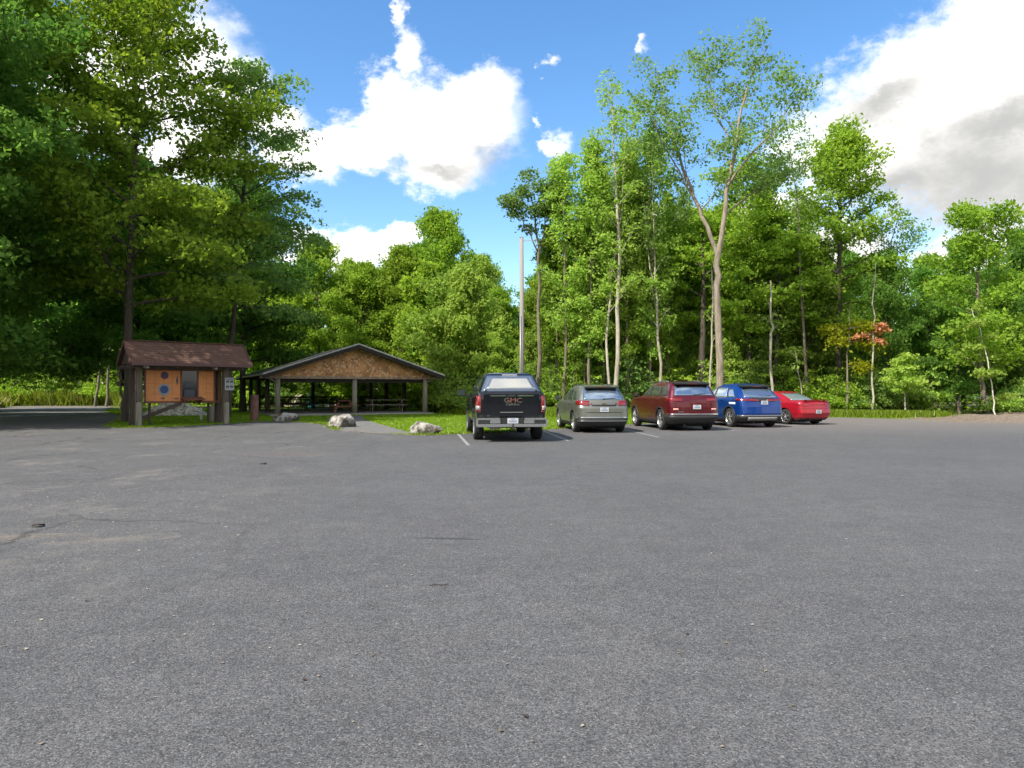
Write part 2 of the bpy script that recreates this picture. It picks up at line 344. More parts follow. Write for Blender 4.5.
def sheet(name, pts, z, m, subdiv_noise=0, seed=1):
    rng = random.Random(seed); P = []
    n = len(pts)
    for i in range(n):
        a = Vector(pts[i]); b = Vector(pts[(i + 1) % n]); k = 1
        if subdiv_noise and (b - a).length < 30: k = max(1, int((b - a).length / .5))
        for j in range(k):
            q = a.lerp(b, j / k)
            if j and subdiv_noise: q += Vector((rng.gauss(0, subdiv_noise), rng.gauss(0, subdiv_noise)))
            P.append((q.x, q.y, z))
    from mathutils.geometry import delaunay_2d_cdt
    n = len(P); V, E_, Fc = delaunay_2d_cdt([Vector(p[:2]) for p in P], [(i, (i + 1) % n) for i in range(n)], [], 1, 1e-5)[:3]
    bm = bmesh.new(); vv = [bm.verts.new((p.x, p.y, z)) for p in V]
    for f in Fc:
        if len(f) >= 3: bm.faces.new([vv[i] for i in f])
    for f in bm.faces:
        f.normal_update()
        if f.normal.z < 0: f.normal_flip()
    me = bpy.data.meshes.new(name); bm.to_mesh(me); bm.free(); me.materials.append(m)
    o = link(name, me); o['kind'] = 'structure'; return o
big = 900
ground = sheet('ground', [(-big, -big), (big, -big), (big, big), (-big, big)], -.012, soil)
EDGE = [(24.5, 36.0), (20.6, 37.0), (17.4, 39.8), (13.0, 38.2), (9.0, 35.4), (5.65, 32.2), (3.2, 29.8), (1.2, 27.4), (-.6, 25.6), (-1.9, 24.6), (-2.8, 24.0), (-3.9, 24.6), (-4.9, 25.4), (-6.1, 26.6), (-7.0, 28.8),
        (-7.9, 31.5), (-9.2, 33.4), (-10.6, 34.6), (-11.9, 34.4), (-12.2, 32.6), (-13.2, 30.2), (-14.3, 28.9), (-15.2, 28.7), (-16.4, 30.0), (-18.2, 34.0), (-22, 42), (-27.7, 50.5), (-36.8, 68.5), (-46, 68.5), (-40.5, 57.6), (-52, 52)]
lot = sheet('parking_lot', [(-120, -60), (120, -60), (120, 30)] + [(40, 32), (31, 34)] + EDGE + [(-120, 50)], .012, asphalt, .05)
LAWN = [(40, 32), (24.5, 36), (22.5, 42.5), (17.5, 43.5), (9, 41), (4, 40.5), (0, 42.5), (-3, 47), (-6, 55), (-9, 63), (-20, 66), (-30, 58), (-37, 72), (-60, 76), (-60, 50), (-40, 30), (-14, 20), (0, 20), (10, 26)]
lawn = sheet('lawn', LAWN, .0, lawn_m, .1, 2)
path = sheet('path', [(-4.4, 24.9), (-3.4, 25.2), (-5.2, 30.5), (-7.4, 37), (-8.6, 42.6), (-10.2, 41.8), (-9.0, 36.0), (-7.6, 31.0), (-6.2, 26.4)], .006, path_m, .03, 4)
# painted stall lines
line_m = mat('road_paint', (.27, .27, .265), .7, bump=(30, .3), var=(9, (.20, .20, .19), .44, .62))
def stall_line(x0, y0, x1, y1, w=.09):
    a = Vector((x0, y0)); b = Vector((x1, y1)); d = (b - a).normalized(); n = Vector((-d.y, d.x)) * w / 2
    mb = MB(); mb.add([(*(a - n), .017), (*(b - n), .017), (*(b + n), .017), (*(a + n), .017)], [(0, 1, 2, 3)])
    o = mb.build('stall_line', line_m); o['kind'] = 'structure'
stall_line(-1.15, 19.6, -1.80, 24.7); stall_line(1.62, 21.3, 1.12, 26.6); stall_line(4.55, 22.9, 4.15, 27.6)
stall_line(8.0, 26.6, 7.75, 30.6); stall_line(11.55, 29.8, 10.9, 33.2); stall_line(15.3, 31.0, 14.0, 35.0)

# dirt mound on the right
def dirt_mound():
    from mathutils import noise as mn
    bm = bmesh.new(); nx, ny = 90, 44; x0, x1, y0, y1 = 19.0, 42.0, 32.2, 42.5; g = []
    for j in range(ny + 1):
        row = []
        for i in range(nx + 1):
            x = x0 + (x1 - x0) * i / nx; y = y0 + (y1 - y0) * j / ny
            u = (x - x0) / (x1 - x0); v = (y - y0) / (y1 - y0)
            e = min(1, u * 2.6) * min(1, (1 - u) * 6); e = e * e * (3 - 2 * e)
            s = math.sin(math.pi * min(1, max(0, v))) ** 1.3
            h = .36 * e * s * (1 + .5 * mn.noise(Vector((x * .5, y * .5, 0)))) + .06 * s * mn.noise(Vector((x * 2.3, y * 2.3, 3))) + .03 * s * mn.noise(Vector((x * 7, y * 7, 3)))
            row.append(bm.verts.new((x, y, h - .01 + (-.03 if s < .02 or e < .01 else .012))))
        g.append(row)
    for j in range(ny):
        for i in range(nx):
            f = bm.faces.new((g[j][i], g[j][i + 1], g[j + 1][i + 1], g[j + 1][i])); f.smooth = True
    me = bpy.data.meshes.new('dirt_mound'); bm.to_mesh(me); bm.free(); me.materials.append(dirt_m)
    o = link('dirt_mound', me); tag(o, 'long low mound of brown dirt and gravel at the right edge of the parking lot', 'dirt mound')
dirt_mound()

# ------------------------------------------------------------------ quads in bulk (leaves, blades)
def quad_mesh(name, V, tone, mats, mi=None):
    n = len(V) // 4; me = bpy.data.meshes.new(name)
    me.vertices.add(4 * n); me.vertices.foreach_set('co', np.asarray(V, dtype=np.float32).ravel())
    me.loops.add(4 * n); me.loops.foreach_set('vertex_index', np.arange(4 * n, dtype=np.int32))
    me.polygons.add(n); me.polygons.foreach_set('loop_start', np.arange(n, dtype=np.int32) * 4)
    try: me.polygons.foreach_set('loop_total', np.full(n, 4, dtype=np.int32))
    except Exception: pass
    if not isinstance(mats, (list, tuple)): mats = [mats]
    for m in mats: me.materials.append(m)
    if mi is not None: me.polygons.foreach_set('material_index', np.asarray(mi, dtype=np.int32))
    a = me.attributes.new('tone', 'FLOAT', 'FACE'); a.data.foreach_set('value', np.clip(np.asarray(tone, dtype=np.float32), 0, 1))
    me.update(); me.validate(); return me
def leaf_quads(cen, size, rng, nrm_bias=(0, 0, 1.1), aspect=.62):
    n = len(cen); nr = rng.normal(size=(n, 3)) * .7 + np.asarray(nrm_bias); nr /= np.linalg.norm(nr, axis=1)[:, None]
    t = rng.normal(size=(n, 3)); a = np.cross(nr, t); a /= np.linalg.norm(a, axis=1)[:, None]; b = np.cross(nr, a)
    s = (size * (.45 + 1.15 * rng.uniform(0, 1, n) ** 1.4))[:, None]
    V = np.empty((n, 4, 3)); V[:, 0] = cen - a * s * .5; V[:, 1] = cen + b * s * .5 * aspect - nr * s * .10; V[:, 2] = cen + a * s * .5; V[:, 3] = cen - b * s * .5 * aspect - nr * s * .10
    return V.reshape(-1, 3)

class TreeB:
    """grows a trunk, limbs, boughs and flat leaf sprays"""
    def __init__(s, seed, leaf=.17, spray_n=46, spray_r=.62, droop=.25, flat=.10, bias=(0, -.15, .5)):
        s.rng = np.random.default_rng(seed); s.r = random.Random(seed); s.mb = MB(); s.leaf = leaf; s.sn = spray_n; s.sr = spray_r; s.droop = droop; s.flat = flat
        s.cen = []; s.tone = []; s.bias = bias; s.kk = 1.0
    def spray(s, p, d, k=1.0, tone=None):
        rng = s.rng; k *= s.kk; n = max(4, int(s.sn * k * rng.uniform(.6, 1.3))); rad = s.sr * rng.uniform(.65, 1.25) * (.7 + .3 * k)
        r = np.sqrt(rng.uniform(0, 1, n)) * rad; a = rng.uniform(0, 2 * math.pi, n)
        dh = Vector((d[0], d[1], 0)); dh = dh.normalized() if dh.length > .01 else Vector((1, 0, 0)); sd_ = Vector((-dh.y, dh.x, 0))
        u = np.cos(a) * r * 1.25; v = np.sin(a) * r * .85
        z = rng.normal(size=n) * s.flat * rad - s.droop * (r / rad) ** 2 * rad + u * rng.uniform(-.25, .15) + v * rng.uniform(-.25, .25)
        c = np.stack([p[0] + dh.x * u + sd_.x * v, p[1] + dh.y * u + sd_.y * v, p[2] + z], 1)
        s.cen.append(c); t = rng.uniform(.15, .85) if tone is None else tone
        s.tone.append(np.clip(t + rng.normal(size=n) * .16, 0, 1))
    def path(s, p, d, L, n, wob, curl):
        pts = [Vector(p)]; d = Vector(d).normalized()
        for i in range(n):
            d = (d + Vector((s.r.gauss(0, wob), s.r.gauss(0, wob), s.r.gauss(0, wob) + curl))).normalized(); pts.append(pts[-1] + d * L / n)
        return pts
    def limb(s, p, d, L, r0, curl=-.03, bough=5, k=1.0, leafy=1.0, start=.25, sides=6, bL=.42, spread=.9):
        n = max(4, int(L / .9)); pts = s.path(p, d, L, n, .10, curl)
        rad = [r0 * (1 - .85 * i / n) for i in range(n + 1)]; s.mb.tube(pts, rad, sides, cap=False)
        for j in range(bough):
            t = start + (1 - start) * (j + s.r.random()) / bough; i = min(n - 1, int(t * n)); q = pts[i].lerp(pts[i + 1], t * n - i)
            dd = (pts[i + 1] - pts[i]).normalized(); side = dd.cross(Vector((0, 0, 1))); side = side.normalized() if side.length > .1 else Vector((s.r.gauss(0, 1), s.r.gauss(0, 1), 0)).normalized()
            sg = 1 if j % 2 else -1; bd = dd * .7 + side * sg * spread + Vector((0, 0, s.r.uniform(-.1, .3)))
            bl = L * bL * (1 - .55 * t) * s.r.uniform(.7, 1.25); bp = s.path(q, bd, bl, 3, .14, curl * .6)
            s.mb.tube(bp, [r0 * .35, r0 * .26, r0 * .17, r0 * .08], 4, cap=False)
            if leafy > 0:
                for m in range(1, 4):
                    if s.r.random() < leafy: s.spray(bp[m], bd, k)
                if bl > 1.6 and s.r.random() < leafy: s.spray(bp[1].lerp(bp[2], .5) + Vector((s.r.uniform(-.3, .3), s.r.uniform(-.3, .3), .1)), bd, k)
        if leafy > 0:
            for i in range(max(1, int(n * start)), n + 1):
                if s.r.random() < leafy * .8: s.spray(pts[i], d, k)
        return pts
    def trunk(s, H, r0, lean=(0, 0), wob=.25, n=12, base=(0, 0, 0)):
        pts = []; ox = oy = 0
        for i in range(n + 1):
            t = i / n; ox += s.r.gauss(0, wob) / n * 2; oy += s.r.gauss(0, wob) / n * 2
            pts.append(Vector((base[0] + lean[0] * t + ox, base[1] + lean[1] * t + oy, base[2] + H * t)))
        rad = [r0 * ((1 - .93 * (i / n)) ** .85) * (1.35 if i == 0 else 1) for i in range(n + 1)]
        pts[0].z -= .15; s.mb.tube(pts, rad, 9, cap=False); return pts, rad
    def crown(s, pts, rad, H, cb, Rmax, prof, nl, k=1.0, leafy=1.0, el0=.15, el1=1.1, curl=-.04, bough=5, az=None):
        n = len(pts) - 1
        for j in range(nl):
            t = (j + s.r.random() * .8) / nl; h = cb + (1 - cb) * t * .97; i = min(n - 1, int(h * n)); q = pts[i].lerp(pts[i + 1], h * n - i)
            a = j * 2.39996 + s.r.uniform(-.5, .5)
            L = Rmax * prof(t) * s.r.uniform(.75, 1.18); el = el0 + (el1 - el0) * t + s.r.uniform(-.15, .15)
            d = Vector((math.cos(a) * math.cos(el), math.sin(a) * math.cos(el), math.sin(el)))
            if az: L *= az(a)
            s.limb(q, d, max(.7, L), max(.018, min(rad[i] * .5, .035 * L * .55)), curl, max(2, int(bough * (.5 + L / Rmax))), k, leafy)
        for q in pts[-3:]:
            if leafy > 0: s.spray(q, (1, 0, 0), k * .8)
    def meshes(s, bark_mat, leaf_mats, base='tree', split=None):
        me = bpy.data.meshes.new('trunk'); me.from_pydata(s.mb.v, [], s.mb.f); me.materials.append(bark_mat)
        me.polygons.foreach_set('use_smooth', [True] * len(s.mb.f)); me.update()
        lm = None
        if s.cen:
            cen = np.concatenate(s.cen); tone = np.concatenate(s.tone); V = leaf_quads(cen, s.leaf, s.rng, s.bias); lm = quad_mesh('crown', V, tone, leaf_mats)
        return me, lm
ovoid = lambda t: max(.22, math.sin(math.pi * min(1, .22 + .78 * t)) ** .75)
broad = lambda t: max(.25, (1 - t * t * .9) ** .7 * (.8 + .5 * t))
conic = lambda t: max(.15, 1.05 - .85 * t)
slim = lambda t: .55 + .45 * math.sin(math.pi * t)

PROTO = {}
def proto(key, mk): PROTO[key] = mk()
def mk_tree(seed, H, cb, Rm, prof, nl, r0, bk, lf, leaf=.18, sn=44, sr=.65, droop=.25, leafy=1., el=(.15, 1.1), curl=-.04, bough=5, k=1., lean=(0, 0), flat=.10):
    T = TreeB(seed, leaf, sn, sr, droop, flat); pts, rad = T.trunk(H, r0, lean); T.crown(pts, rad, H, cb, Rm, prof, nl, k, leafy, el[0], el[1], curl, bough)
    return T.meshes(bk, lf)
for i in range(4):
    proto('maple%d' % i, lambda: mk_tree(10 + i, 14, .16, 4.6, ovoid, 34, .20, bark if i % 2 else bark_dark, [leaf_mid, leaf_lime, leaf_lime, leaf_deep][i], leaf=.25, sn=36, sr=.78, bough=6, flat=.24, droop=.18, el=(.3, 1.25)))
for i in range(2):
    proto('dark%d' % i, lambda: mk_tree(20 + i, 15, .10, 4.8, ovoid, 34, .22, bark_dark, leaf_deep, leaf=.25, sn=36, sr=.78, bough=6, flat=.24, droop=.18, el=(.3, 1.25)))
for i in range(3):
    proto('slim%d' % i, lambda: mk_tree(30 + i, 17, .22, 2.3, slim, 34, .13, [bark, bark_pale, bark][i], [leaf_mid, leaf_ash, leaf_lime][i], leaf=.21, sn=28, sr=.58, leafy=.85, el=(.4, 1.25), curl=.03, bough=4, flat=.3))
for i in range(3):
    proto('young%d' % i, lambda: mk_tree(40 + i, 8, .06, 2.7, ovoid, 24, .08, bark, [leaf_lime, leaf_mid, leaf_lime][i], leaf=.23, sn=38, sr=.62, bough=5, flat=.34, droop=.1, el=(.35, 1.15)))
for i in range(3):
    def mk():
        T = TreeB(50 + i, .15, 30, .45, .2, .16)
        for s_ in range(9):
            a = T.r.uniform(0, 6.28); p, r_ = T.trunk(T.r.uniform(1.3, 3.0), .022, (math.cos(a) * T.r.uniform(.3, 1.2), math.sin(a) * T.r.uniform(.3, 1.2)), .15, 6, (math.cos(a) * .25, math.sin(a) * .25, 0))
            for q in p[1:]: T.spray(q + Vector((T.r.uniform(-.3, .3), T.r.uniform(-.3, .3), 0)), (math.cos(a), math.sin(a), 0), 1)
            T.limb(p[2], (math.cos(a + 1), math.sin(a + 1), .4), 1.2, .012, -.02, 3, .8)
        return T.meshes(bark_dark, [leaf_lime, leaf_mid, leaf_ash][i])
    proto('shrub%d' % i, mk)

def put_tree(key, loc, s=1.0, rz=0.0, name='tree', label='', cat='tree', group=None, sz=None):
    tm, lm = PROTO[key]; root = empty(name, loc, rz, label, cat, group)
    root.scale = (s, s, sz or s)
    link('stem' if 'shrub' in key else 'trunk', tm, root)
    if lm: link('foliage' if 'shrub' in key else 'crown', lm, root)
    return root

rnd = random.Random(5)
# --- zones of wood: (label, group, list of (px, d, key, scale))
ORD = ['leftmost', 'second', 'third', 'fourth', 'fifth', 'sixth', 'seventh', 'eighth', 'ninth', 'tenth', 'eleventh', 'twelfth', 'thirteenth', 'fourteenth', 'fifteenth', 'sixteenth', 'seventeenth', 'eighteenth', 'nineteenth', 'twentieth', 'twenty-first', 'twenty-second']
def zone(label, group, items, name='broadleaf_tree', cat='tree', rows=1):
    # rows: how many depth rows the list holds; every tree gets a label of its own, counted from the left in its row
    base = label; items = sorted(items, key=lambda t: t[1]); n = len(items); ROW = {1: [''], 2: ['front row', 'back row'], 3: ['front row', 'middle row', 'back row']}[rows]
    cuts = rows_of(items, rows); lab = {}
    for ri, row in enumerate(cuts):
        for k, it in enumerate(sorted(row, key=lambda t: t[0])):
            o_ = ORD[k] if k == 0 else ORD[k] + ' from left'
            lab[id(it)] = base.replace('@', (o_ + (' ' + ROW[ri] if rows > 1 else '')))
    for it in items:
        px, d, key, s = it; label = lab[id(it)]
        p = at(px, d); put_tree(key, (p.x, p.y, -.02), s * rnd.uniform(.70, .92), rnd.uniform(0, 6.28), name, label, cat, group, s * rnd.uniform(.96, 1.05))
def rows_of(items, rows):
    if rows == 1: return [items]
    ds = [t[1] for t in items]; g = sorted(range(len(ds) - 1), key=lambda i: ds[i + 1] - ds[i])[-(rows - 1):]; g = sorted(g); out = []; a = 0
    for i in g: out.append(items[a:i + 1]); a = i + 1
    out.append(items[a:]); return out
def rowz(px0, px1, step, d, keys, hpy, jd=1.9):
    out = []; px = px0
    while px <= px1:
        dd = d + rnd.uniform(-jd, jd); py = hpy(px) + rnd.choice([-14, -8, 0, 8, 18, 34]); H = hz(py - 14, dd); k = rnd.choice(keys)
        base = {'ma': 14, 'da': 15, 'sl': 17, 'yo': 8}[k[:2]]
        out.append((px + rnd.uniform(-8, 8), dd, k, max(.3, H / base / 1.04))); px += step * rnd.uniform(.8, 1.2)
    return out
def interp(pts):
    xs = [p[0] for p in pts]; ys = [p[1] for p in pts]; return lambda x: float(np.interp(x, xs, ys))
sky_back = interp([(200, 300), (250, 290), (300, 266), (350, 258), (400, 258), (440, 238), (480, 262), (520, 282), (560, 270)])
zone('leafy green tree, @, of the wood behind the picnic shelter', 'trees behind the picnic shelter',
     rowz(238, 470, 38, 62, ['maple0', 'maple1', 'maple2'], sky_back) + rowz(220, 500, 42, 71, ['maple0', 'maple2', 'dark0'], lambda x: sky_back(x) + 12) + rowz(240, 480, 52, 80, ['dark1', 'maple3'], lambda x: sky_back(x) + 14), rows=3)
zone('young bright green tree, @, along the wood edge behind the picnic shelter', 'young trees behind the picnic shelter',
     [(236, 60, 'young1', 1.0), (300, 66, 'young0', 1.0), (408, 63, 'young2', 1.1), (446, 52, 'young0', 1.15), (466, 50, 'young2', 1.2), (432, 56, 'young1', 1.35)], 'young_tree')
mid_top = interp([(500, 290), (560, 262), (620, 250), (700, 215), (780, 215), (850, 250), (900, 268), (960, 262), (1060, 235)])
zone('green tree, @, of the wood behind the pickup and grey SUV', 'trees behind the pickup and grey car',
     rowz(492, 640, 34, 50, ['maple0', 'maple1', 'young0'], lambda x: mid_top(x) + 40) + rowz(500, 650, 36, 58, ['maple2', 'maple0', 'dark0'], lambda x: mid_top(x) + 10) + rowz(500, 650, 46, 68, ['dark1', 'maple3'], lambda x: mid_top(x) + 14), rows=3)
zone('green tree, @, behind the maroon, blue and red cars', 'trees behind the maroon, blue and red cars',
     rowz(655, 850, 36, 49, ['maple0', 'maple1', 'maple2'], lambda x: mid_top(x) + 40) + rowz(660, 880, 38, 57, ['maple2', 'maple3', 'dark0'], lambda x: mid_top(x) + 12) + rowz(660, 880, 46, 67, ['dark1', 'maple3', 'dark0'], lambda x: mid_top(x) + 16), rows=3)
zone('dark green tree, @, of the wood behind the dirt mound', 'trees behind the dirt mound',
     rowz(885, 1100, 38, 46, ['dark0', 'dark1', 'maple3'], lambda x: mid_top(x) + 8, 1.5) + rowz(880, 1120, 44, 54, ['dark0', 'dark1', 'maple2'], lambda x: mid_top(x) + 2) + rowz(880, 1140, 52, 64, ['dark0', 'dark1'], lambda x: mid_top(x) + 14), rows=3)
left_top = interp([(-150, -20), (0, 90), (60, 160), (120, 190), (200, 240), (240, 280)])
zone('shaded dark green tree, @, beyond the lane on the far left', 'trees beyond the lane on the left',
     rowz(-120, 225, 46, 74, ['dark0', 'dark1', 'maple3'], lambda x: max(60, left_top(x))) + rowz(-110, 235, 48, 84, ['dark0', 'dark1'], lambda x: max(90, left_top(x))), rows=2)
zone('sunlit slender tree, @, rising above the wood behind the cars', 'slender trees above the wood behind the cars',
     [(590, 44, 'slim2', .92), (632, 46, 'slim0', 1.0), (556, 46, 'slim0', .86), (650, 45, 'slim2', .98), (552, 47, 'slim2', .70), (585, 45, 'slim2', .74), (598, 48, 'slim0', .92), (628, 45, 'slim2', .88), (645, 49, 'slim0', .90), (668, 47, 'slim0', .78), (682, 50, 'slim1', .86), (575, 46, 'slim0', .72), (638, 47, 'slim1', .80), (600, 50, 'slim2', .66), (765, 47, 'slim1', .78), (690, 52, 'slim2', .82), (800, 52, 'slim0', .8)], 'slender_tree')

# ------------------------------------------------------------------ trees that can be told apart
def hero(name, T, loc, bk, lf, label, cat='tree', group=None):
    tm, lm = T.meshes(bk, lf); root = empty(name, loc, 0, label, cat, group)
    link('trunk', tm, root)
    if lm: link('crown', lm, root)
    return root
def big_maple(seed, x, y, H, Rm, cb, label, lf=leaf_mid, nl=58, leaf=.24, sn=66, r0=.22, prof=broad, lean=(0, 0), az=None, bk=bark_dark, k=1.0, curl=-.06, sr=.85):
    T = TreeB(seed, leaf, sn, sr, .22, .26); pts, rad = T.trunk(H, r0, lean, .35, 14)
    T.crown(pts, rad, H, cb, Rm, prof, int(nl * 1.25), k, 1.0, .30, 1.2, curl, 7, az); return hero('maple_tree', T, (x, y, -.02), bk, lf, label)
big_maple(101, -17.75, 34.2, 24, 7.2, .22, 'tall spreading maple with dark trunk directly behind left post of notice board shelter', prof=lambda t: max(.2, (1 - t ** 2.6)) * (.80 + .2 * t), nl=38, sn=54, leaf=.22)
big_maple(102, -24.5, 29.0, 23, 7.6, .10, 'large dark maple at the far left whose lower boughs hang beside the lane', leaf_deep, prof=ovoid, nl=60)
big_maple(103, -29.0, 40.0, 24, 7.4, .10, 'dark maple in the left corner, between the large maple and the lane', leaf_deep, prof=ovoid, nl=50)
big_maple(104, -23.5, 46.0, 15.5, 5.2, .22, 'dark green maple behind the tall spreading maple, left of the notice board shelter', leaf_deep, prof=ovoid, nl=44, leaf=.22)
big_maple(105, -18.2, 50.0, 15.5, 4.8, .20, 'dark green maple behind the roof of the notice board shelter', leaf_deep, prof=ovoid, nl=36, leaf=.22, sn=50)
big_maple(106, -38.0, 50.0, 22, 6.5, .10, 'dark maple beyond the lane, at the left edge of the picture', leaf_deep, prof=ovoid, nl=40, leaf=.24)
# unseen trees added out of frame on the left to shade lane and shelter
for i, (x, y, s) in enumerate([(-35, 24, 1.3), (-42, 34, 1.3), (-50, 44, 1.3)]):
    put_tree('dark%d' % (i % 2), (x, y, -.02), s, i * 1.3, 'broadleaf_tree', ['nearest', 'middle', 'farthest'][i] + ' of three tall dark unseen trees added left of the lot for shade', 'tree', 'added shade trees left of the lot')
# beech-like dark tree whose drooping boughs reach over the notice board shelter towards the sky
T = TreeB(120, .19, 34, .62, .5, .2); pts, rad = T.trunk(19, .17, (1.2, 0), .3, 12)
T.crown(pts, rad, 19, .30, 5.0, ovoid, 34, 1.0, .9, .3, 1.0, -.09, 6)
hero('beech_tree', T, (-15.2, 39.5, -.02), bark_dark, leaf_ash, 'dark tree with drooping open boughs against the sky, right of tall spreading maple')

def skel(T, d, lines, sides=8):
    """lines: list of (points [(px,py,dy)], r0, r1)"""
    out = []
    for P, r0, r1 in lines:
        pts = [Vector(((px - 512) / F * d, dy, hz(py, d))) for px, py, dy in P]; base = Vector((T.bx, 0, 0)); pts = [p - base for p in pts]
        n = len(pts); sm = []
        for i in range(n - 1):
            for k in range(3): 
                q = pts[i].lerp(pts[i + 1], k / 3)
                if k: q += Vector((T.r.gauss(0, .05), T.r.gauss(0, .05), 0))
                sm.append(q)
        sm.append(pts[-1]); m = len(sm) - 1; rad = [.72 * (r0 + (r1 - r0) * i / m) for i in range(m + 1)]; T.mb.tube(sm, rad, sides, cap=False); out.append((sm, rad))
    return out
def dress(T, sk, n, L, leafy, k, start=.3, up=.5, bough=4, curl=.02, only=None):
    for pts, rad in sk:
        m = len(pts) - 1
        for j in range(n):
            t = start + (1 - start) * (j + T.r.random()) / n; i = min(m - 1, int(t * m)); q = pts[i].lerp(pts[i + 1], t * m - i); dd = (pts[i + 1] - pts[i]).normalized()
            a = j * 2.4 + T.r.uniform(-.6, .6); sd_ = Vector((math.cos(a), math.sin(a), 0)); d = dd * up + sd_ * .75 + Vector((0, 0, .15))
            T.limb(q, d, L * (1.1 - .55 * t) * T.r.uniform(.7, 1.2), max(.012, rad[i] * .38), curl, bough, k, leafy, .25, 5)
# forked, sparse tall tree
T = TreeB(130, .155, 22, .6, .25, .25); D = 38; T.bx = (720 - 512) / F * D
sk = skel(T, D, [([(721, 412, 0), (719, 340, 0), (717, 285, 0), (718, 255, 0)], .27, .20)], 12)
br = skel(T, D, [([(718, 257, 0), (708, 225, .1), (696, 195, .4), (686, 165, .6), (676, 130, .6), (666, 95, .8), (660, 62, .8)], .17, .03),
                 ([(718, 257, 0), (724, 215, -.2), (728, 180, -.4), (733, 150, -.5), (740, 110, -.3), (752, 75, 0), (770, 42, 0)], .19, .03),
                 ([(696, 195, .4), (680, 170, 0), (662, 150, -.6), (648, 118, -1.0)], .07, .02), ([(727, 185, -.4), (745, 160, -.8), (768, 135, -1.2), (790, 100, -1.4)], .09, .02),
                 ([(733, 150, -.5), (722, 115, .6), (716, 75, 1), (712, 50, 1)], .08, .02), ([(724, 215, -.2), (748, 195, .8), (772, 178, 1.4), (800, 160, 1.8)], .07, .015)], 8)
dress(T, br, 10, 2.7, .72, 1.0, .25, .7, 5)
hero('ash_tree', T, (T.bx, D, -.02), bark_tan, leaf_ash, 'tall forked tree with pale thick trunk and sparse crown, behind maroon and blue cars')
# twin stemmed slender tree with a bare twiggy top
T = TreeB(131, .16, 20, .5, .25, .15); D = 43; T.bx = (617 - 512) / F * D
sk = skel(T, D, [([(616, 412, 0), (618, 330, 0), (620, 260, 0), (617, 190, .2), (614, 130, .2), (612, 85, .2)], .20, .02), ([(613, 412, .2), (607, 340, .3), (612, 280, .5), (622, 220, .8), (628, 160, .8), (630, 110, 1)], .12, .02)], 9)
dress(T, sk, 15, 2.3, .75, 1.0, .25, 1.0, 4, .05)
dress(T, sk, 7, 1.6, 0, 1.0, .78, 1.6, 3, .08)
hero('slender_tree', T, (T.bx, D, -.02), bark_pale, leaf_lime, 'tall slender twin stemmed tree with a bare twiggy top, behind the grey car')
# two trees right of the utility pole
T = TreeB(132, .17, 22, .55, .3, .15); D = 45; T.bx = (538 - 512) / F * D
sk = skel(T, D, [([(538, 412, 0), (539, 330, 0), (538, 262, 0), (535, 215, 0), (528, 180, 0)], .20, .03), ([(538, 258, 0), (545, 225, .2), (548, 185, .3)], .08, .02), ([(537, 250, 0), (524, 225, -.3), (515, 200, -.4)], .07, .02)], 9)
dress(T, sk, 7, 1.7, .9, 1.0, .52, .7, 4, 0)
hero('slender_tree', T, (T.bx, D, -.02), bark, leaf_ash, 'straight trunked tree with a small grey green crown, nearest to the wooden utility pole')
T = TreeB(133, .16, 24, .5, .3, .15); D = 44; T.bx = (566 - 512) / F * D
sk = skel(T, D, [([(564, 412, 0), (566, 330, 0), (565, 250, 0), (563, 200, 0), (566, 160, 0)], .13, .02)], 8)
dress(T, sk, 20, 2.0, .9, 1.0, .18, .7, 4, 0)
hero('slender_tree', T, (T.bx, D, -.02), bark, leaf_yellow if False else leaf_lime, 'slim yellow green tree standing behind and between the black pickup and the grey car')
# thin sparse one
T = TreeB(134, .15, 10, .45, .25, .15); D = 44; T.bx = (660 - 512) / F * D
sk = skel(T, D, [([(662, 412, 0), (658, 340, 0), (655, 280, 0), (654, 220, 0), (652, 160, 0)], .13, .02), ([(655, 285, 0), (646, 235, .3), (645, 180, .4)], .06, .02)], 8)
dress(T, sk, 16, 1.9, .5, 1.0, .25, .9, 4, .04)
hero('slender_tree', T, (T.bx, D, -.02), bark_pale, leaf_ash, 'thin half bare tree with a slightly bent trunk, behind the maroon car')
# leaning pale snags / saplings
def bare(name, px, d, P, r0, r1, label, m=bark_pale, twigs=5, cat='tree'):
    T = TreeB(int(px), .15, 8, .4); T.bx = (px - 512) / F * d; sk = skel(T, d, [(P, r0, r1)], 7); dress(T, sk, twigs, 1.0, .35, .8, .4, .9, 2, 0); return hero(name, T, (T.bx, d, -.02), m, leaf_lime, label, cat)
bare('thin_tree', 605, 46, [(606, 412, 0), (604, 370, 0), (601, 330, 0), (604, 300, 0)], .07, .03, 'thin pale crooked trunk standing just left of the twin stemmed tree')
bare('thin_tree', 711, 42, [(710, 412, 0), (711, 360, 0), (713, 310, 0), (712, 270, 0)], .09, .05, 'pale slim trunk just left of the thick forked tree')
bare('thin_tree', 772, 43, [(772, 412, 0), (771, 340, 0), (771, 320, 0), (771, 280, 0)], .12, .06, 'straight pale trunk rising behind the blue car')
bare('thin_tree', 800, 43, [(803, 412, 0), (800, 380, 0), (795, 350, 0)], .05, .03, 'short pale leaning stem behind the roof of the red sedan')
for px, d, r_, lab in [(702, 46, .26, 'dark thick trunked tree close behind the thick forked tree'), (776, 46, .15, 'dark trunked tree close to the straight pale trunk behind the blue car')]:
    T = TreeB(int(px) + 3, .19, 34, .6); pts, rad = T.trunk(12.5, r_, (.2, 0), .2, 12); T.crown(pts, rad, 12, .45, 3.0, ovoid, 18, 1, 1, .2, 1.0, -.03, 4); hero('broadleaf_tree', T, ((px - 512) / F * d, d, -.02), bark_dark, leaf_mid, lab)
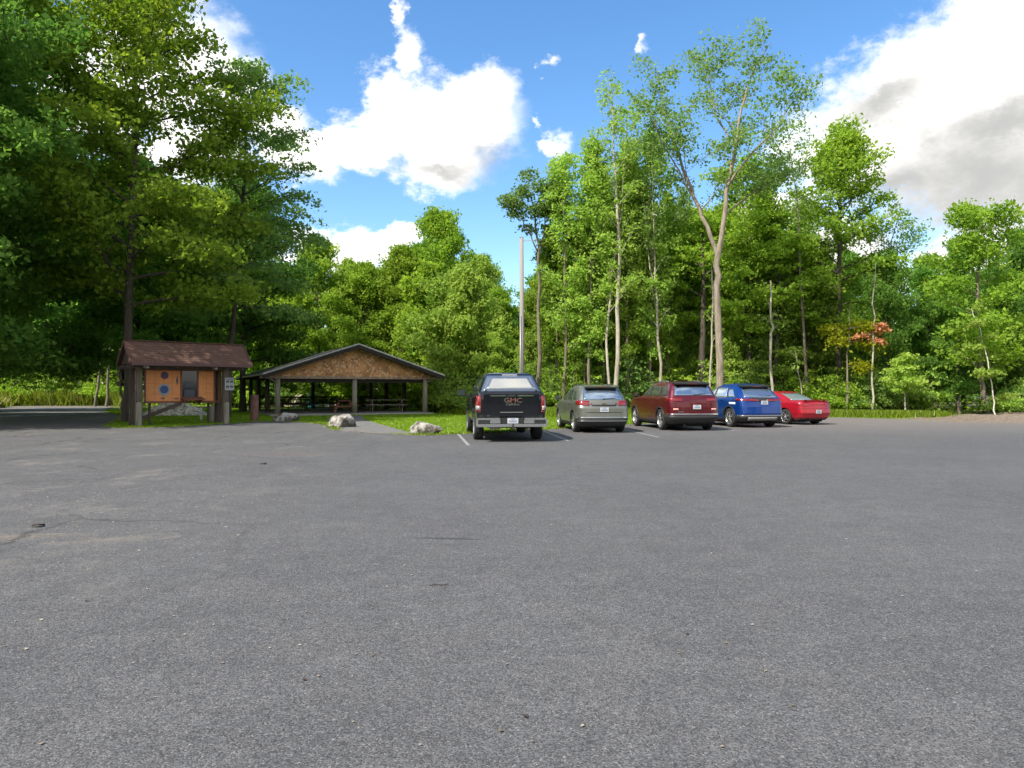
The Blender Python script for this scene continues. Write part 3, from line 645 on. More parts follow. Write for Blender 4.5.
# yellow-green maple behind the forked tree
T = TreeB(140, .19, 34, .62, .2, .28); pts, rad = T.trunk(15.5, .2, (0, 0), .2, 12); T.crown(pts, rad, 15.5, .3, 3.3, slim, 34, 1, .9, .2, 1.1, -.02, 5)
hero('broadleaf_tree', T, (at(748, 47).x, 47, -.02), bark_dark, leaf_mid, 'full green tree with a narrow crown close behind the sparse forked tree')
# dense dark maple
T = TreeB(141, .20, 40, .66, .25, .26); pts, rad = T.trunk(17.2, .24, (.4, 0), .3, 13); T.crown(pts, rad, 17.2, .30, 4.4, lambda t: (.55 + .9 * t) if t < .5 else max(.2, 1.0 - (t - .5) * 1.3), 40, 1, .95, .15, 1.15, -.03, 5)
hero('maple_tree', T, (at(838, 46).x, 46, -.02), bark_dark, leaf_mid, 'tall dense deep green maple rising above the wood behind the red sedan')
# feathery crowns
T = TreeB(142, .16, 10, .5, .2, .15); D = 49; T.bx = at(885, D).x
sk = skel(T, D, [([(884, 412, 0), (884, 330, 0), (886, 280, 0), (892, 240, 0), (900, 212, 0)], .12, .02), ([(886, 290, 0), (905, 262, .3), (918, 232, .4)], .05, .015), ([(886, 282, 0), (874, 250, .3), (866, 225, .4)], .05, .015)], 7)
dress(T, sk, 10, 2.2, .7, 1.0, .45, .6, 4, 0)
hero('feathery_tree', T, (T.bx, D, -.02), bark, leaf_ash, 'sparse feathery tree top showing against the grey cloud right of the dense maple')
T = TreeB(143, .17, 12, .55, .2, .15); D = 45; T.bx = at(800, D).x
sk = skel(T, D, [([(806, 412, 0), (804, 330, 0), (800, 250, 0), (797, 190, 0), (790, 140, 0)], .14, .02)], 7)
dress(T, sk, 16, 2.4, .55, 1.0, .5, .7, 4, 0)
hero('feathery_tree', T, (T.bx, D, -.02), bark, leaf_ash, 'sparse airy tree against the white cloud, just left of the dense maple')
# yellow and orange small ones
T = TreeB(144, .17, 24, .5, .25, .38); pts, rad = T.trunk(6.4, .07, (.3, 0), .2, 9)
for z_, a, L in [(4.6, 0.2, 1.6), (5.0, 2.9, 1.3), (5.4, 5.9, 1.4), (5.6, 1.2, 1.0), (4.3, 3.4, 1.0), (3.3, 5.8, 1.0)]:
    i = int(z_ / 6.4 * 9); T.limb(pts[min(8, i)], (math.cos(a), math.sin(a) * .7, .12), L, .03, -.03, 4, 1.0, 1)
hero('small_tree', T, (at(846, 42).x, 42, -.02), bark, leaf_yellow, 'small yellow leaved tree at the wood edge right of the red sedan')
T = TreeB(145, .17, 16, .34, .5, .2); D = 41.5; T.bx = at(872, D).x
sk = skel(T, D, [([(872, 410, 0), (872, 370, 0), (873, 330, 0), (874, 290, 0), (876, 262, 0)], .09, .02)], 7)
for py, a, L in [(330, 0, .7), (334, 2.8, .9), (326, 5.4, .5), (340, .4, .5)]:
    q = Vector((at(873, D).x - T.bx, 0, hz(py, D))); T.limb(q, (math.cos(a), math.sin(a) * .6, .15), L, .02, -.06, 3, 1.0, .9)
hero('dying_sapling', T, (T.bx, D, -.02), bark_pale, leaf_dead, 'pale sapling with a cluster of dead orange leaves, right of the small yellow tree')
T = TreeB(146, .16, 30, .42, .2, .15); D = 40.5; T.bx = at(905, D).x
sk = skel(T, D, [([(905, 410, 0), (904, 385, 0), (904, 360, 0)], .07, .05)], 7); dress(T, sk, 8, 1.2, 1, 1, .2, .5, 3, -.02)
hero('broken_sapling', T, (T.bx, D, -.02), bark_pale, leaf_lime, 'short broken stem wrapped in bright leaves near the left end of the dirt mound')
# right: curved trunk and leaning birch
T = TreeB(147, .20, 34, .65, .25, .28); D = 40; T.bx = at(993, D).x
sk = skel(T, D, [([(994, 413, 0), (986, 400, 0), (981, 380, 0), (979, 340, 0), (978, 290, 0), (982, 245, 0), (986, 215, 0)], .21, .04)], 9); dress(T, sk, 26, 3.4, .9, 1, .35, .35, 5, -.03)
hero('broadleaf_tree', T, (T.bx, D, -.02), bark, leaf_mid, 'tree with a trunk curved at its base growing behind the dirt mound')
T = TreeB(148, .15, 22, .36, .3, .12); D = 37.2; T.bx = at(997, D).x
sk = skel(T, D, [([(996, 417, 0), (993, 395, 0), (988, 360, 0), (981, 330, 0), (972, 308, 0)], .055, .018)], 8); dress(T, sk, 9, .9, .9, 1, .2, .2, 3, -.02)
hero('birch_sapling', T, (T.bx, D, -.02), mat('birch_bark', (.55, .52, .44), .8, bump=(10, .4), var=(9, (.25, .22, .18), .58, .7, (1, 1, 3))), leaf_lime, 'thin white birch sapling leaning left on the dirt mound')
# left background pale trunks
bare('thin_tree', 95, 66, [(95, 408, 0), (99, 375, 0), (104, 345, 0), (106, 320, 0)], .17, .1, 'left one of two grey leaning trunks beyond the lane, left of notice board', bark, 3)
bare('thin_tree', 108, 65, [(106, 408, 0), (108, 375, 0), (110, 345, 0), (111, 318, 0)], .17, .1, 'grey trunk beyond the lane, nearest to the left post of the notice board shelter', bark, 3)
bare('thin_tree', 121, 50, [(121, 410, 0), (121.5, 380, 0), (122, 340, 0), (124, 300, 0)], .11, .08, 'slim pale trunk seen just left of the notice board shelter', bark, 3)

# shrubs along the wood edge
def shrubs(label0, group, items):
    for k, (px, d, s) in enumerate(sorted(items)):
        label = 'leftmost ' + label0 if k == 0 else (ORD[k] + ' ' + label0 + ' from left' )
        p = at(px, d); put_tree('shrub%d' % rnd.randrange(3), (p.x, p.y, -.02), s * rnd.uniform(.85, 1.2), rnd.uniform(0, 6.28), 'shrub', label, 'shrub', group)
shrubs('leafy shrub between picnic shelter and black pickup', 'shrubs between shelter and pickup', [(436 + i * 8, 49 - (i % 3) * .9, 1.0) for i in range(5)] + [(476, 45, .9), (452, 53, 1.4), (432, 55, 1.3)])
shrubs('leafy green shrub at the wood edge behind the parked cars', 'shrubs behind the parked cars', [(530 + i * 15, 45 + (i % 3) * 1.1, 1.1) for i in range(22)])
shrubs('leafy shrub between red sedan and dirt mound', 'shrubs between sedan and mound', [(835 + i * 9, 43.5 - (i % 2) * .9, .95) for i in range(10)])
shrubs('small leafy shrub on the far side of the dirt mound', 'shrubs behind the dirt mound', [(1010, 39, .7), (1022, 38.5, .8), (1034, 40, .8)])
shrubs('leafy shrub in the wood behind the picnic shelter', 'shrubs behind the picnic shelter', [(225 + i * 15, 61 + (i % 3), 1.15) for i in range(15)])
shrubs('leafy shrub on the verge beyond the lane', 'shrubs beyond the lane', [(-25 + i * 17, 70 + (i % 2) * 2, 1.3) for i in range(9)])

# far woodland seen between the nearer trunks
def woodland():
    rng = np.random.default_rng(9); n = 90000; a = rng.uniform(-.85, .85, n); d = rng.uniform(88, 118, n)
    x = a * d; hmax = 10.5 + 2.0 * np.sin(x * .21) + 1.4 * np.sin(x * .53 + 1); z = rng.uniform(0, 1, n) ** .9 * hmax
    keep = (np.sin(x * 1.3) * np.cos(d * .9 + z * .8) + rng.normal(size=n) * .6) > -.5
    cen = np.stack([x, d, z], 1)[keep]; V = leaf_quads(cen, .75, rng, (0, -.3, 1.0)); me = quad_mesh('far_woodland', V, rng.uniform(0, 1, len(cen)), leaf_deep)
    tag(link('far_woodland', me), kind='stuff', label='dark mass of far woodland seen between the nearer trunks', cat='woodland')
woodland()
def added_woods_behind():  # unseen woods added behind the camera for the car bodies to mirror
    rng = np.random.default_rng(19); n = 26000; a = rng.uniform(math.radians(100), math.radians(262), n); d = rng.uniform(38, 46, n) + 5 * np.sin(a * 9)
    x = np.sin(a) * d; y = np.cos(a) * d; z = rng.uniform(0, 1, n) * (11 + 3 * np.sin(a * 23) + 2 * np.sin(a * 57)); V = leaf_quads(np.stack([x, y, z], 1), 1.0, rng, (0, 0, .6))
    tag(link('added_woods_behind', quad_mesh('added_woods_behind', V, rng.uniform(0, .5, n), leaf_deep)), kind='stuff', label='unseen green woods added behind the viewer for the car reflections', cat='woodland')
added_woods_behind()

# grass, weeds, litter
def in_poly(x, y, poly):
    ins = np.zeros(len(x), bool); n = len(poly); j = n - 1
    for i in range(n):
        xi, yi = poly[i]; xj, yj = poly[j]; c = ((yi > y) != (yj > y)) & (x < (xj - xi) * (y - yi) / (yj - yi + 1e-12) + xi); ins ^= c; j = i
    return ins
LOTP = [(-120, -60), (120, -60), (120, 30), (40, 32), (31, 34)] + EDGE + [(-120, 50)]
def blades(name, x, y, h, w, mats, seed, label, cat, z0=0.0, lean=.35):
    rng = np.random.default_rng(seed); n = len(x); a = rng.uniform(0, math.pi, n); hh = h * rng.uniform(.5, 1.2, n); lx = rng.normal(size=n) * lean * hh; ly = rng.normal(size=n) * lean * hh
    dx = np.cos(a) * w * .5; dy = np.sin(a) * w * .5; V = np.empty((n, 4, 3)); z = np.full(n, z0)
    V[:, 0] = np.stack([x - dx, y - dy, z], 1); V[:, 1] = np.stack([x + dx, y + dy, z], 1)
    V[:, 2] = np.stack([x + lx + dx * .25, y + ly + dy * .25, z0 + hh], 1); V[:, 3] = np.stack([x + lx - dx * .25, y + ly - dy * .25, z0 + hh], 1)
    me = quad_mesh(name, V.reshape(-1, 3), rng.uniform(0, 1, n), mats, rng.integers(0, len(mats), n) if isinstance(mats, list) else None)
    return tag(link(name, me), kind='stuff', label=label, cat=cat)
PATHP = [(-4.4, 24.9), (-3.4, 25.2), (-5.2, 30.5), (-7.4, 37), (-8.6, 42.6), (-10.2, 41.8), (-9.0, 36.0), (-7.6, 31.0), (-6.2, 26.4)]
PA = R(26); PO = Vector((-13.3, 42, 0))      # picnic shelter frame
def in_slab(x, y):
    dx = x - PO.x; dy = y - PO.y; u = dx * math.cos(PA) + dy * math.sin(PA); v = -dx * math.sin(PA) + dy * math.cos(PA)
    return (u > -.5) & (u < 9.3) & (v > -.5) & (v < 13.1)
rg = np.random.default_rng(77)
x = rg.uniform(-30, 24, 330000); y = rg.uniform(23, 60, 330000)
k = in_poly(x, y, LAWN) & ~in_poly(x, y, LOTP) & ~in_poly(x, y, PATHP) & ~in_slab(x, y)
blades('lawn_grass', x[k], y[k], .055, .035, grass_m, 3, 'short mown green grass of the lawn', 'grass')
# tall weeds: strips along the wood edge and the lane verge
def strip(pts, n, w, seed):
    g = np.random.default_rng(seed); P = np.array(pts, float); seg = g.integers(0, len(P) - 1, n); t = g.uniform(0, 1, n)[:, None]
    q = P[seg] * (1 - t) + P[seg + 1] * t + g.normal(size=(n, 2)) * w; return q[:, 0], q[:, 1]
x, y = strip([(-2.5, 47), (0, 43), (3, 41.5), (8, 42.5), (13, 43.5), (17.5, 43)], 15000, .8, 1)
k = ~in_poly(x, y, LOTP); blades('tall_weeds', x[k], y[k], .45, .05, [weed_m, grass_m], 5, 'tall uncut weeds at the wood edge behind the parked cars', 'weeds')
x, y = strip([(15.5, 41.5), (17.8, 41.2), (20, 39.9), (22.3, 38.9)], 12000, .55, 2)
k = ~in_poly(x, y, LOTP); blades('tall_weeds', x[k], y[k], .36, .045, [weed_m, weed_m, grass_m], 6, 'bright tall weeds between the red sedan and the dirt mound', 'weeds')
x, y = strip([(-60, 70), (-46, 70.5), (-36, 70)], 16000, 1.6, 3)
k = ~in_poly(x, y, LOTP); blades('tall_weeds', x[k], y[k], 1.25, .14, [weed_m, weed_dry, weed_m], 7, 'tall yellowish weeds on the verge beyond the lane', 'weeds')
x, y = strip([(-58, 60), (-44, 61), (-40.5, 62)], 7000, 1.2, 4)
k = ~in_poly(x, y, LOTP); blades('tall_weeds', x[k], y[k], .8, .09, [weed_m, weed_dry], 8, 'tall green weeds on the near verge at the left edge of the picture', 'weeds')
# undergrowth in the wood
n = 26000; x = rg.uniform(-45, 40, n); y = rg.uniform(44, 90, n); k = ~in_poly(x, y, LAWN) & ~in_poly(x, y, LOTP) & ~in_slab(x, y)
V = leaf_quads(np.stack([x, y, rg.uniform(.02, 1, n) ** 2 * .9], 1)[k], .26, rg); tag(link('undergrowth', quad_mesh('undergrowth', V, rg.uniform(0, 1, int(k.sum())), leaf_mid)), kind='stuff', label='low leafy undergrowth on the forest floor', cat='undergrowth')
# grit and leaf litter lying on the asphalt
n = 5200; x = np.concatenate([rg.normal(-5.3, 1.6, n // 2), rg.uniform(-16, 10, n // 2)]); y = np.concatenate([rg.uniform(4, 14, n // 2), rg.uniform(3, 26, n // 2)])
k = in_poly(x, y, LOTP); cen = np.stack([x, y, np.full(len(x), .021)], 1)[k]; V = leaf_quads(cen, .018, rg, (0, 0, 6), .8); V[:, 2] = np.maximum(V[:, 2], .0145)
lit_m = leaf_mat('litter', (.16, .12, .08), (.36, .31, .24), .1)
tag(link('leaf_litter', quad_mesh('leaf_litter', V, rg.uniform(0, 1, int(k.sum())), lit_m)), kind='stuff', label='scattered bits of dry leaf and grit on the asphalt', cat='litter')
ex, ey = strip(EDGE[:40], 9000, .13, 31)
kk = (rg.uniform(0, 1, len(ex)) < .45) & ~((ex > -6.3) & (ex < -3.3) & (ey < 27.5)); blades('lawn_edge_grass', ex[kk], ey[kk], .07, .035, [grass_m, weed_m], 32, 'ragged grass along the edge of the asphalt', 'grass', .012)
ex, ey = strip(EDGE[:40], 5200, .22, 33)
V = leaf_quads(np.stack([ex, ey, np.full(len(ex), .024)], 1), .045, rg, (0, 0, 6), .8); V[:, 2] = np.maximum(V[:, 2], .0145)
tag(link('edge_litter', quad_mesh('edge_litter', V, rg.uniform(0, 1, len(ex)), lit_m)), kind='stuff', label='dry leaves and grit gathered along the edge of the asphalt', cat='litter')
lb = mat('dark_dead_leaf', (.035, .022, .015), .8)
def curled_leaf(x, y, s, rz, label, m=lb):
    mb = MB(); n = 6; vs = []
    for i in range(n + 1):
        t = i / n; w = math.sin(math.pi * (t * .92 + .06)) * .42 * s
        for j in (-1, -.4, 0, .4, 1): vs.append(((t - .5) * s, j * w, abs(j) * .16 * s * (.6 + .4 * t) + .10 * s * math.sin(t * 3.1 + 2 * j * .4)))
    mb.add(vs, [(i * 5 + j, i * 5 + j + 1, i * 5 + j + 6, i * 5 + j + 5) for i in range(n) for j in range(4)], 0, True)
    mb.tube([(-.5 * s, 0, .01), (-.62 * s, .02 * s, .03 * s), (-.72 * s, .05 * s, .02 * s)], .012 * s, 5)
    o = mb.build('dead_leaf', m); o.location = (x, y, .016); o.rotation_euler = (0, 0, rz); tag(o, label, 'leaf'); return o
curled_leaf(-5.08, 7.95, .12, .5, 'large dark curled dead leaf lying on the asphalt at the left')
curled_leaf(-2.95, 5.05 + .1, .03, 1.2, 'tiny dark dead leaf on the asphalt in the left foreground')
curled_leaf(-4.9, 14.6, .12, .2, 'small dark dead leaf on the asphalt below the notice board shelter')
curled_leaf(.06, 3.33, .028, 2.2, 'tiny dark dead leaf on the asphalt at the bottom centre')
curled_leaf(-1.05, 3.75, .03, 2.2, 'tiny black dead leaf on the asphalt in the foreground left of centre')
curled_leaf(1.05, 4.45, .028, 1.2, 'tiny dark dead leaf on the asphalt in the foreground right of centre')
mb = MB(); mb.tube([(0, 0, 0), (.05, .006, .008), (.10, -.006, .004), (.14, .01, .006)], [.003, .004, .003, .002], 6)
o = mb.build('twig', lb); o.location = (-.62, 5.55, .018); tag(o, 'short dark twig lying on the asphalt in the middle foreground', 'twig')

# ------------------------------------------------------------------ notice board shelter
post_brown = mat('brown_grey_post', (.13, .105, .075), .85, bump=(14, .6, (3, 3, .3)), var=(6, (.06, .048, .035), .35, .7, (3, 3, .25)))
def kiosk():
    A = math.atan2(.664, .747)
    K = empty('notice_board_shelter', (-15.06, 29.3, 0), A, 'small wooden notice board shelter with a brown shingle roof and orange panels', 'notice board')
    def post(x, y, h, w, m, nm='post'):
        b = MB(); b.box((x, y, h / 2 - .03), (w, w, h + .06), (0, 0, .02), 0, .03); return b.build(nm, m, K)
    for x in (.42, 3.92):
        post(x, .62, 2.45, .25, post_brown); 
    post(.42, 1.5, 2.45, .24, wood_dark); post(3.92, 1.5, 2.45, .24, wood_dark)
    for x, h in ((.36, .98), (3.88, .95)):
        post(x, .36, h, .19, wood_grey, 'post_brace')
    # beams
    for y, z in ((.62, 2.43), (1.5, 2.43)):
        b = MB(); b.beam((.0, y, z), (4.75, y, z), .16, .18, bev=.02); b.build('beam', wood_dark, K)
    for x in (.42, 3.92):
        b = MB(); b.beam((x, .18, 2.56), (x, 1.9, 2.56), .14, .12, bev=.01); b.build('cross_beam', wood_dark, K)
    for x in (.62, 3.35):    # light rafter ends
        b = MB(); b.beam((x, .1, 2.40), (x, .55, 2.44), .10, .10, bev=.01); b.build('rafter_end', wood_pale, K)
    # roof: two slopes, ridge at y=1, thickness, shingle courses
    shing = mat('brown_shingles', (.125, .066, .044), .9, bump=(40, .3), var=(11, (.085, .04, .03), .35, .65, (1, 1, 1)))
    b = MB(); rl = -.02; rr = 4.82; yr = 1.0; zr = 3.50; ye = -.04; ze = 2.56
    for sgn in (1, -1):
        n = 9
        for i in range(n):
            t0, t1 = i / n, (i + 1) / n + .02
            y0 = yr + (ye - yr) * t0; y1 = yr + (ye - yr) * t1; z0 = zr + (ze - zr) * t0; z1 = zr + (ze - zr) * t1
            if sgn < 0: y0, y1 = 2 * yr - y0, 2 * yr - y1
            up = .014
            b.add([(rl, y0, z0), (rr, y0, z0), (rr, y1, z1 + up), (rl, y1, z1 + up), (rl, y0, z0 - .03), (rr, y0, z0 - .03), (rr, y1, z1 - .03), (rl, y1, z1 - .03)],
                  [(0, 1, 2, 3), (4, 7, 6, 5), (3, 2, 6, 7), (0, 3, 7, 4), (1, 5, 6, 2)])
    b.box((2.4, 1.0, 3.51), (4.86, .16, .03)); roof = b.build('roof', shing, K)
    fas = mat('maroon_fascia', (.095, .045, .04), .7, bump=(8, .3))
    b = MB(); b.beam((rl - .01, ye - .02, ze - .03), (rr + .01, ye - .02, ze - .03), .035, .13); b.beam((rl - .01, 2 * yr - ye + .02, ze - .03), (rr + .01, 2 * yr - ye + .02, ze - .03), .035, .13)
    for x in (rl - .03, rr + .03):
        for s in (1, -1): b.beam((x, yr, zr - .06), (x, yr - s * (yr - ye), ze - .04), .035, .14)
    b.build('fascia', fas, K)
    for x in (.1, 4.7):
        b = MB(); b.poly([(x, .05, 2.55), (x, 1.95, 2.55), (x, 1.0, 3.42)], .03, (1, 0, 0)); b.build('gable_board', wood_dark, K)
    # soffit boards under the roof
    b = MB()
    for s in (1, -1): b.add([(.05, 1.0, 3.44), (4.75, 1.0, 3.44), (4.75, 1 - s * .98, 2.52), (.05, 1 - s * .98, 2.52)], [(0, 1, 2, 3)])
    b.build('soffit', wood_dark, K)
    # board
    y = .98
    f = MB()
    for x0, x1, z in ((.72, 3.82, .97), (.72, 3.82, 2.34)): f.box(((x0 + x1) / 2, y, z), (x1 - x0, .10, .09), bev=.008)
    for x in (.76, 2.19, 2.87, 3.58, 3.80): f.box((x, y, 1.655), (.06, .09, 1.27), bev=.008)
    f.build('board_frame', wood_red, K)
    for x0, x1 in ((.80, 2.155), (2.905, 3.545)):
        p = MB(); p.box(((x0 + x1) / 2, y + .01, 1.655), (x1 - x0, .03, 1.28)); panel = p.build('panel', board_orange, K)
        g = MB()
        for xx in np.arange(x0 + .34, x1 - .1, .34): g.box((xx, y - .008, 1.655), (.008, .006, 1.25))
        for zz in (1.30, 1.75): g.box(((x0 + x1) / 2, y - .0075, zz), (x1 - x0 - .02, .005, .007))
        g.build('panel_groove', mat('groove', (.22, .08, .03), .8), panel)
        if x0 < 1:
            def disc(x, z, r, m, yy, sides=18, wob=0.0):
                q = MB(); pts = [(x + r * (1 + wob * math.sin(k * 2.6)) * math.cos(6.283 * k / sides), yy, z + r * (1 + wob * math.sin(k * 2.6)) * math.sin(6.283 * k / sides)) for k in range(sides)]; q.poly(pts, .006, (0, -1, 0)); return q.build('emblem', m, panel)
            disc(1.52, 2.09, .155, mat('purple_paint', (.07, .03, .085), .6), y - .012, wob=.08)
            disc(1.50, 1.50, .24, mat('pale_blue_paint', (.20, .25, .30), .6), y - .012, wob=.07); disc(1.50, 1.50, .165, mat('blue_paint', (.03, .055, .15), .6), y - .020, wob=.05)
            q = MB(); q.poly([(1.43, y - .012, 1.28), (1.50, y - .012, 1.16), (1.56, y - .012, 1.28)], .006, (0, -1, 0)); q.build('emblem', mat('pale_blue_paint', (.33, .46, .62)), panel)
            q = MB(); q.poly([(2.02, y - .012, 1.66), (2.07, y - .012, 1.85), (2.03, y - .012, 2.08), (1.97, y - .012, 1.9)], .006, (0, -1, 0)); q.build('emblem', mat('dark_leaf_paint', (.08, .05, .07)), panel)
            for xx, ww in ((1.45, .16), (1.99, .18)): q = MB(); q.box((xx, y - .014, 1.12), (ww, .005, .045)); q.build('emblem', mat('dark_leaf_paint', (.08, .05, .07)), panel)
    c = MB(); c.box((2.53, y + .02, 1.66), (.62, .06, 1.27)); cs = c.build('display_case', black_case, K)
    c = MB(); c.box((2.53, y - .02, 1.32), (.44, .008, .34)); c.box((2.50, y - .02, 1.72), (.30, .008, .22)); c.build('leaflet', mat('dim_leaflet', (.03, .04, .055), .4), cs)
    c = MB(); c.box((2.62, y - .22, 1.12), (.86, .44, .05), (R(14), 0, 0), 0, .01); c.box((2.28, y - .16, 1.03), (.05, .3, .22), bev=.005); c.box((2.96, y - .16, 1.03), (.05, .3, .22), bev=.005)
    c.build('desk', wood_red, K)
    for x in (1.0, 3.4): b = MB(); b.box((x, 1.2, .47), (.09, .09, .98), bev=.01); b.build('board_leg', wood_dark, K)
    b = MB(); b.beam((.75, 1.35, .30), (2.2, .95, .93), .18, .16, bev=.02); b.build('diagonal_log', wood_dark, K)
    # sign on the right post
    s = MB(); s.box((4.03, .44, 1.74), (.40, .02, .55), (0, 0, 0), 0, .006); sg = s.build('post_sign', signgrey, K)
    t = MB()
    for zz in (1.86, 1.64):
        for xx in (3.95, 4.12): t.box((xx, .425, zz), (.12, .006, .05)); t.box((xx - .03, .425, zz - .045), (.04, .006, .035)); t.box((xx + .035, .425, zz - .04), (.03, .006, .045))
    t.box((4.035, .425, 1.95), (.3, .006, .02)); t.build('pictogram', black_m, sg)
kiosk()
# wooden stumps / posts and rubble behind it
for px, d, h, r_, lab in [(211.5, 35.0, .72, .14, 'short grey wooden post on the grass behind the right side of the notice board'), (201.5, 36.0, .62, .06, 'thin metal post on the grass behind the notice board desk')]:
    b = MB(); b.lathe([(0, h + .02), (r_ * .9, h + .01), (r_, h - .03), (r_ * 1.04, 0), (r_ * 1.04, -.05)], (0, 0, 0)); o = b.build('wooden_post' if r_ > .1 else 'metal_post', wood_grey if r_ > .1 else steel_m); o.location = at(px, d); tag(o, lab, 'post')
def rubble_pile():
    b = MB(); r = random.Random(4); c = at(174, 43)
    core = []
    for i in range(420):
        a = r.uniform(0, 6.283); q = math.sqrt(r.random()); X = math.cos(a) * q * 1.9; Y = math.sin(a) * q * 1.1; Z = .80 * (1 - q ** 1.3) + r.uniform(-.05, .04); s = r.uniform(.10, .24)
        b.box((X, Y, max(.03, Z)), (s, s * r.uniform(.6, 1), s * r.uniform(.4, .8)), (r.uniform(-.6, .6), r.uniform(-.6, .6), r.uniform(0, 3)), 0, 0, .02)
    n = 28; b.add([(0, 0, .78)] + [(math.cos(6.283 * k / n) * 1.85, math.sin(6.283 * k / n) * 1.05, 0) for k in range(n)], [(0, 1 + k, 1 + (k + 1) % n) for k in range(n)])
    o = b.build('rubble_pile', rubble_m); o.location = c; tag(o, 'heap of pale broken limestone on the grass behind the notice board', 'rubble pile'); o['kind'] = 'stuff'
rubble_pile()
# brown cylinder post by the shelter
b = MB(); b.lathe([(.19, -.03), (.19, 1.20), (.175, 1.23), (.12, 1.25), (0, 1.25)], (0, 0, 0)); 
o = empty('brown_bollard', at(254.5, 35.2), 0, 'round reddish brown post at the lot edge left of the picnic shelter', 'bollard')
b.build('post', mat('brown_bollard_paint', (.20, .09, .065), .7, bump=(20, .3), var=(5, (.13, .06, .045), .4, .65)), o); b = MB(); b.lathe([(.197, 1.02), (.197, 1.10)], (0, 0, 0)); b.lathe([(.0, 1.256), (.19, 1.236), (.2, 1.20)], (0, 0, 0)); b.build('cap', mat('brown_cap', (.13, .06, .045), .7), o)

# boulders
def boulder(px, py, w, dpt, h, seed, label):
    from mathutils import noise as mn
    d = 1095 / (py - HOR); bm = bmesh.new(); bmesh.ops.create_icosphere(bm, subdivisions=5, radius=1); off = Vector((seed * 7.3, seed * 3.1, 0))
    planes = []
    r = random.Random(seed)
    for i in range(13):
        n = Vector((r.gauss(0, 1), r.gauss(0, 1), r.gauss(0, .8) + .2)).normalized(); planes.append((n, r.uniform(.62, .86)))
    for v in bm.verts:
        p = v.co.copy()
        for n, k in planes:
            q = p.dot(n)
            if q > k: p -= n * (q - k) * .88
        p *= 1 + .13 * mn.noise(p * 1.6 + off) + .05 * mn.noise(p * 5 + off) + .02 * mn.noise(p * 13 + off)
        v.co = Vector((p.x * w / 1.62, p.y * dpt / 1.62, (p.z + .45) * h / 1.2))
    me = bpy.data.meshes.new('boulder'); bm.to_mesh(me); bm.free(); me.materials.append(rock_m)
    for p in me.polygons: p.use_smooth = True
    o = link('boulder', me); q = at(px, d + dpt / 2); o.location = (q.x, q.y, -.03); tag(o, label, 'boulder')
boulder(286.5, 422, 1.15, .6, .40, 11, 'flat topped pale boulder at the lot edge beside the brown bollard')
boulder(343, 427.5, 1.05, .75, .52, 5, 'tallest pale boulder, standing left of the path to the picnic shelter')
boulder(426, 434.5, .95, .6, .40, 8, 'whitish low boulder on the grass left of the black pickup')

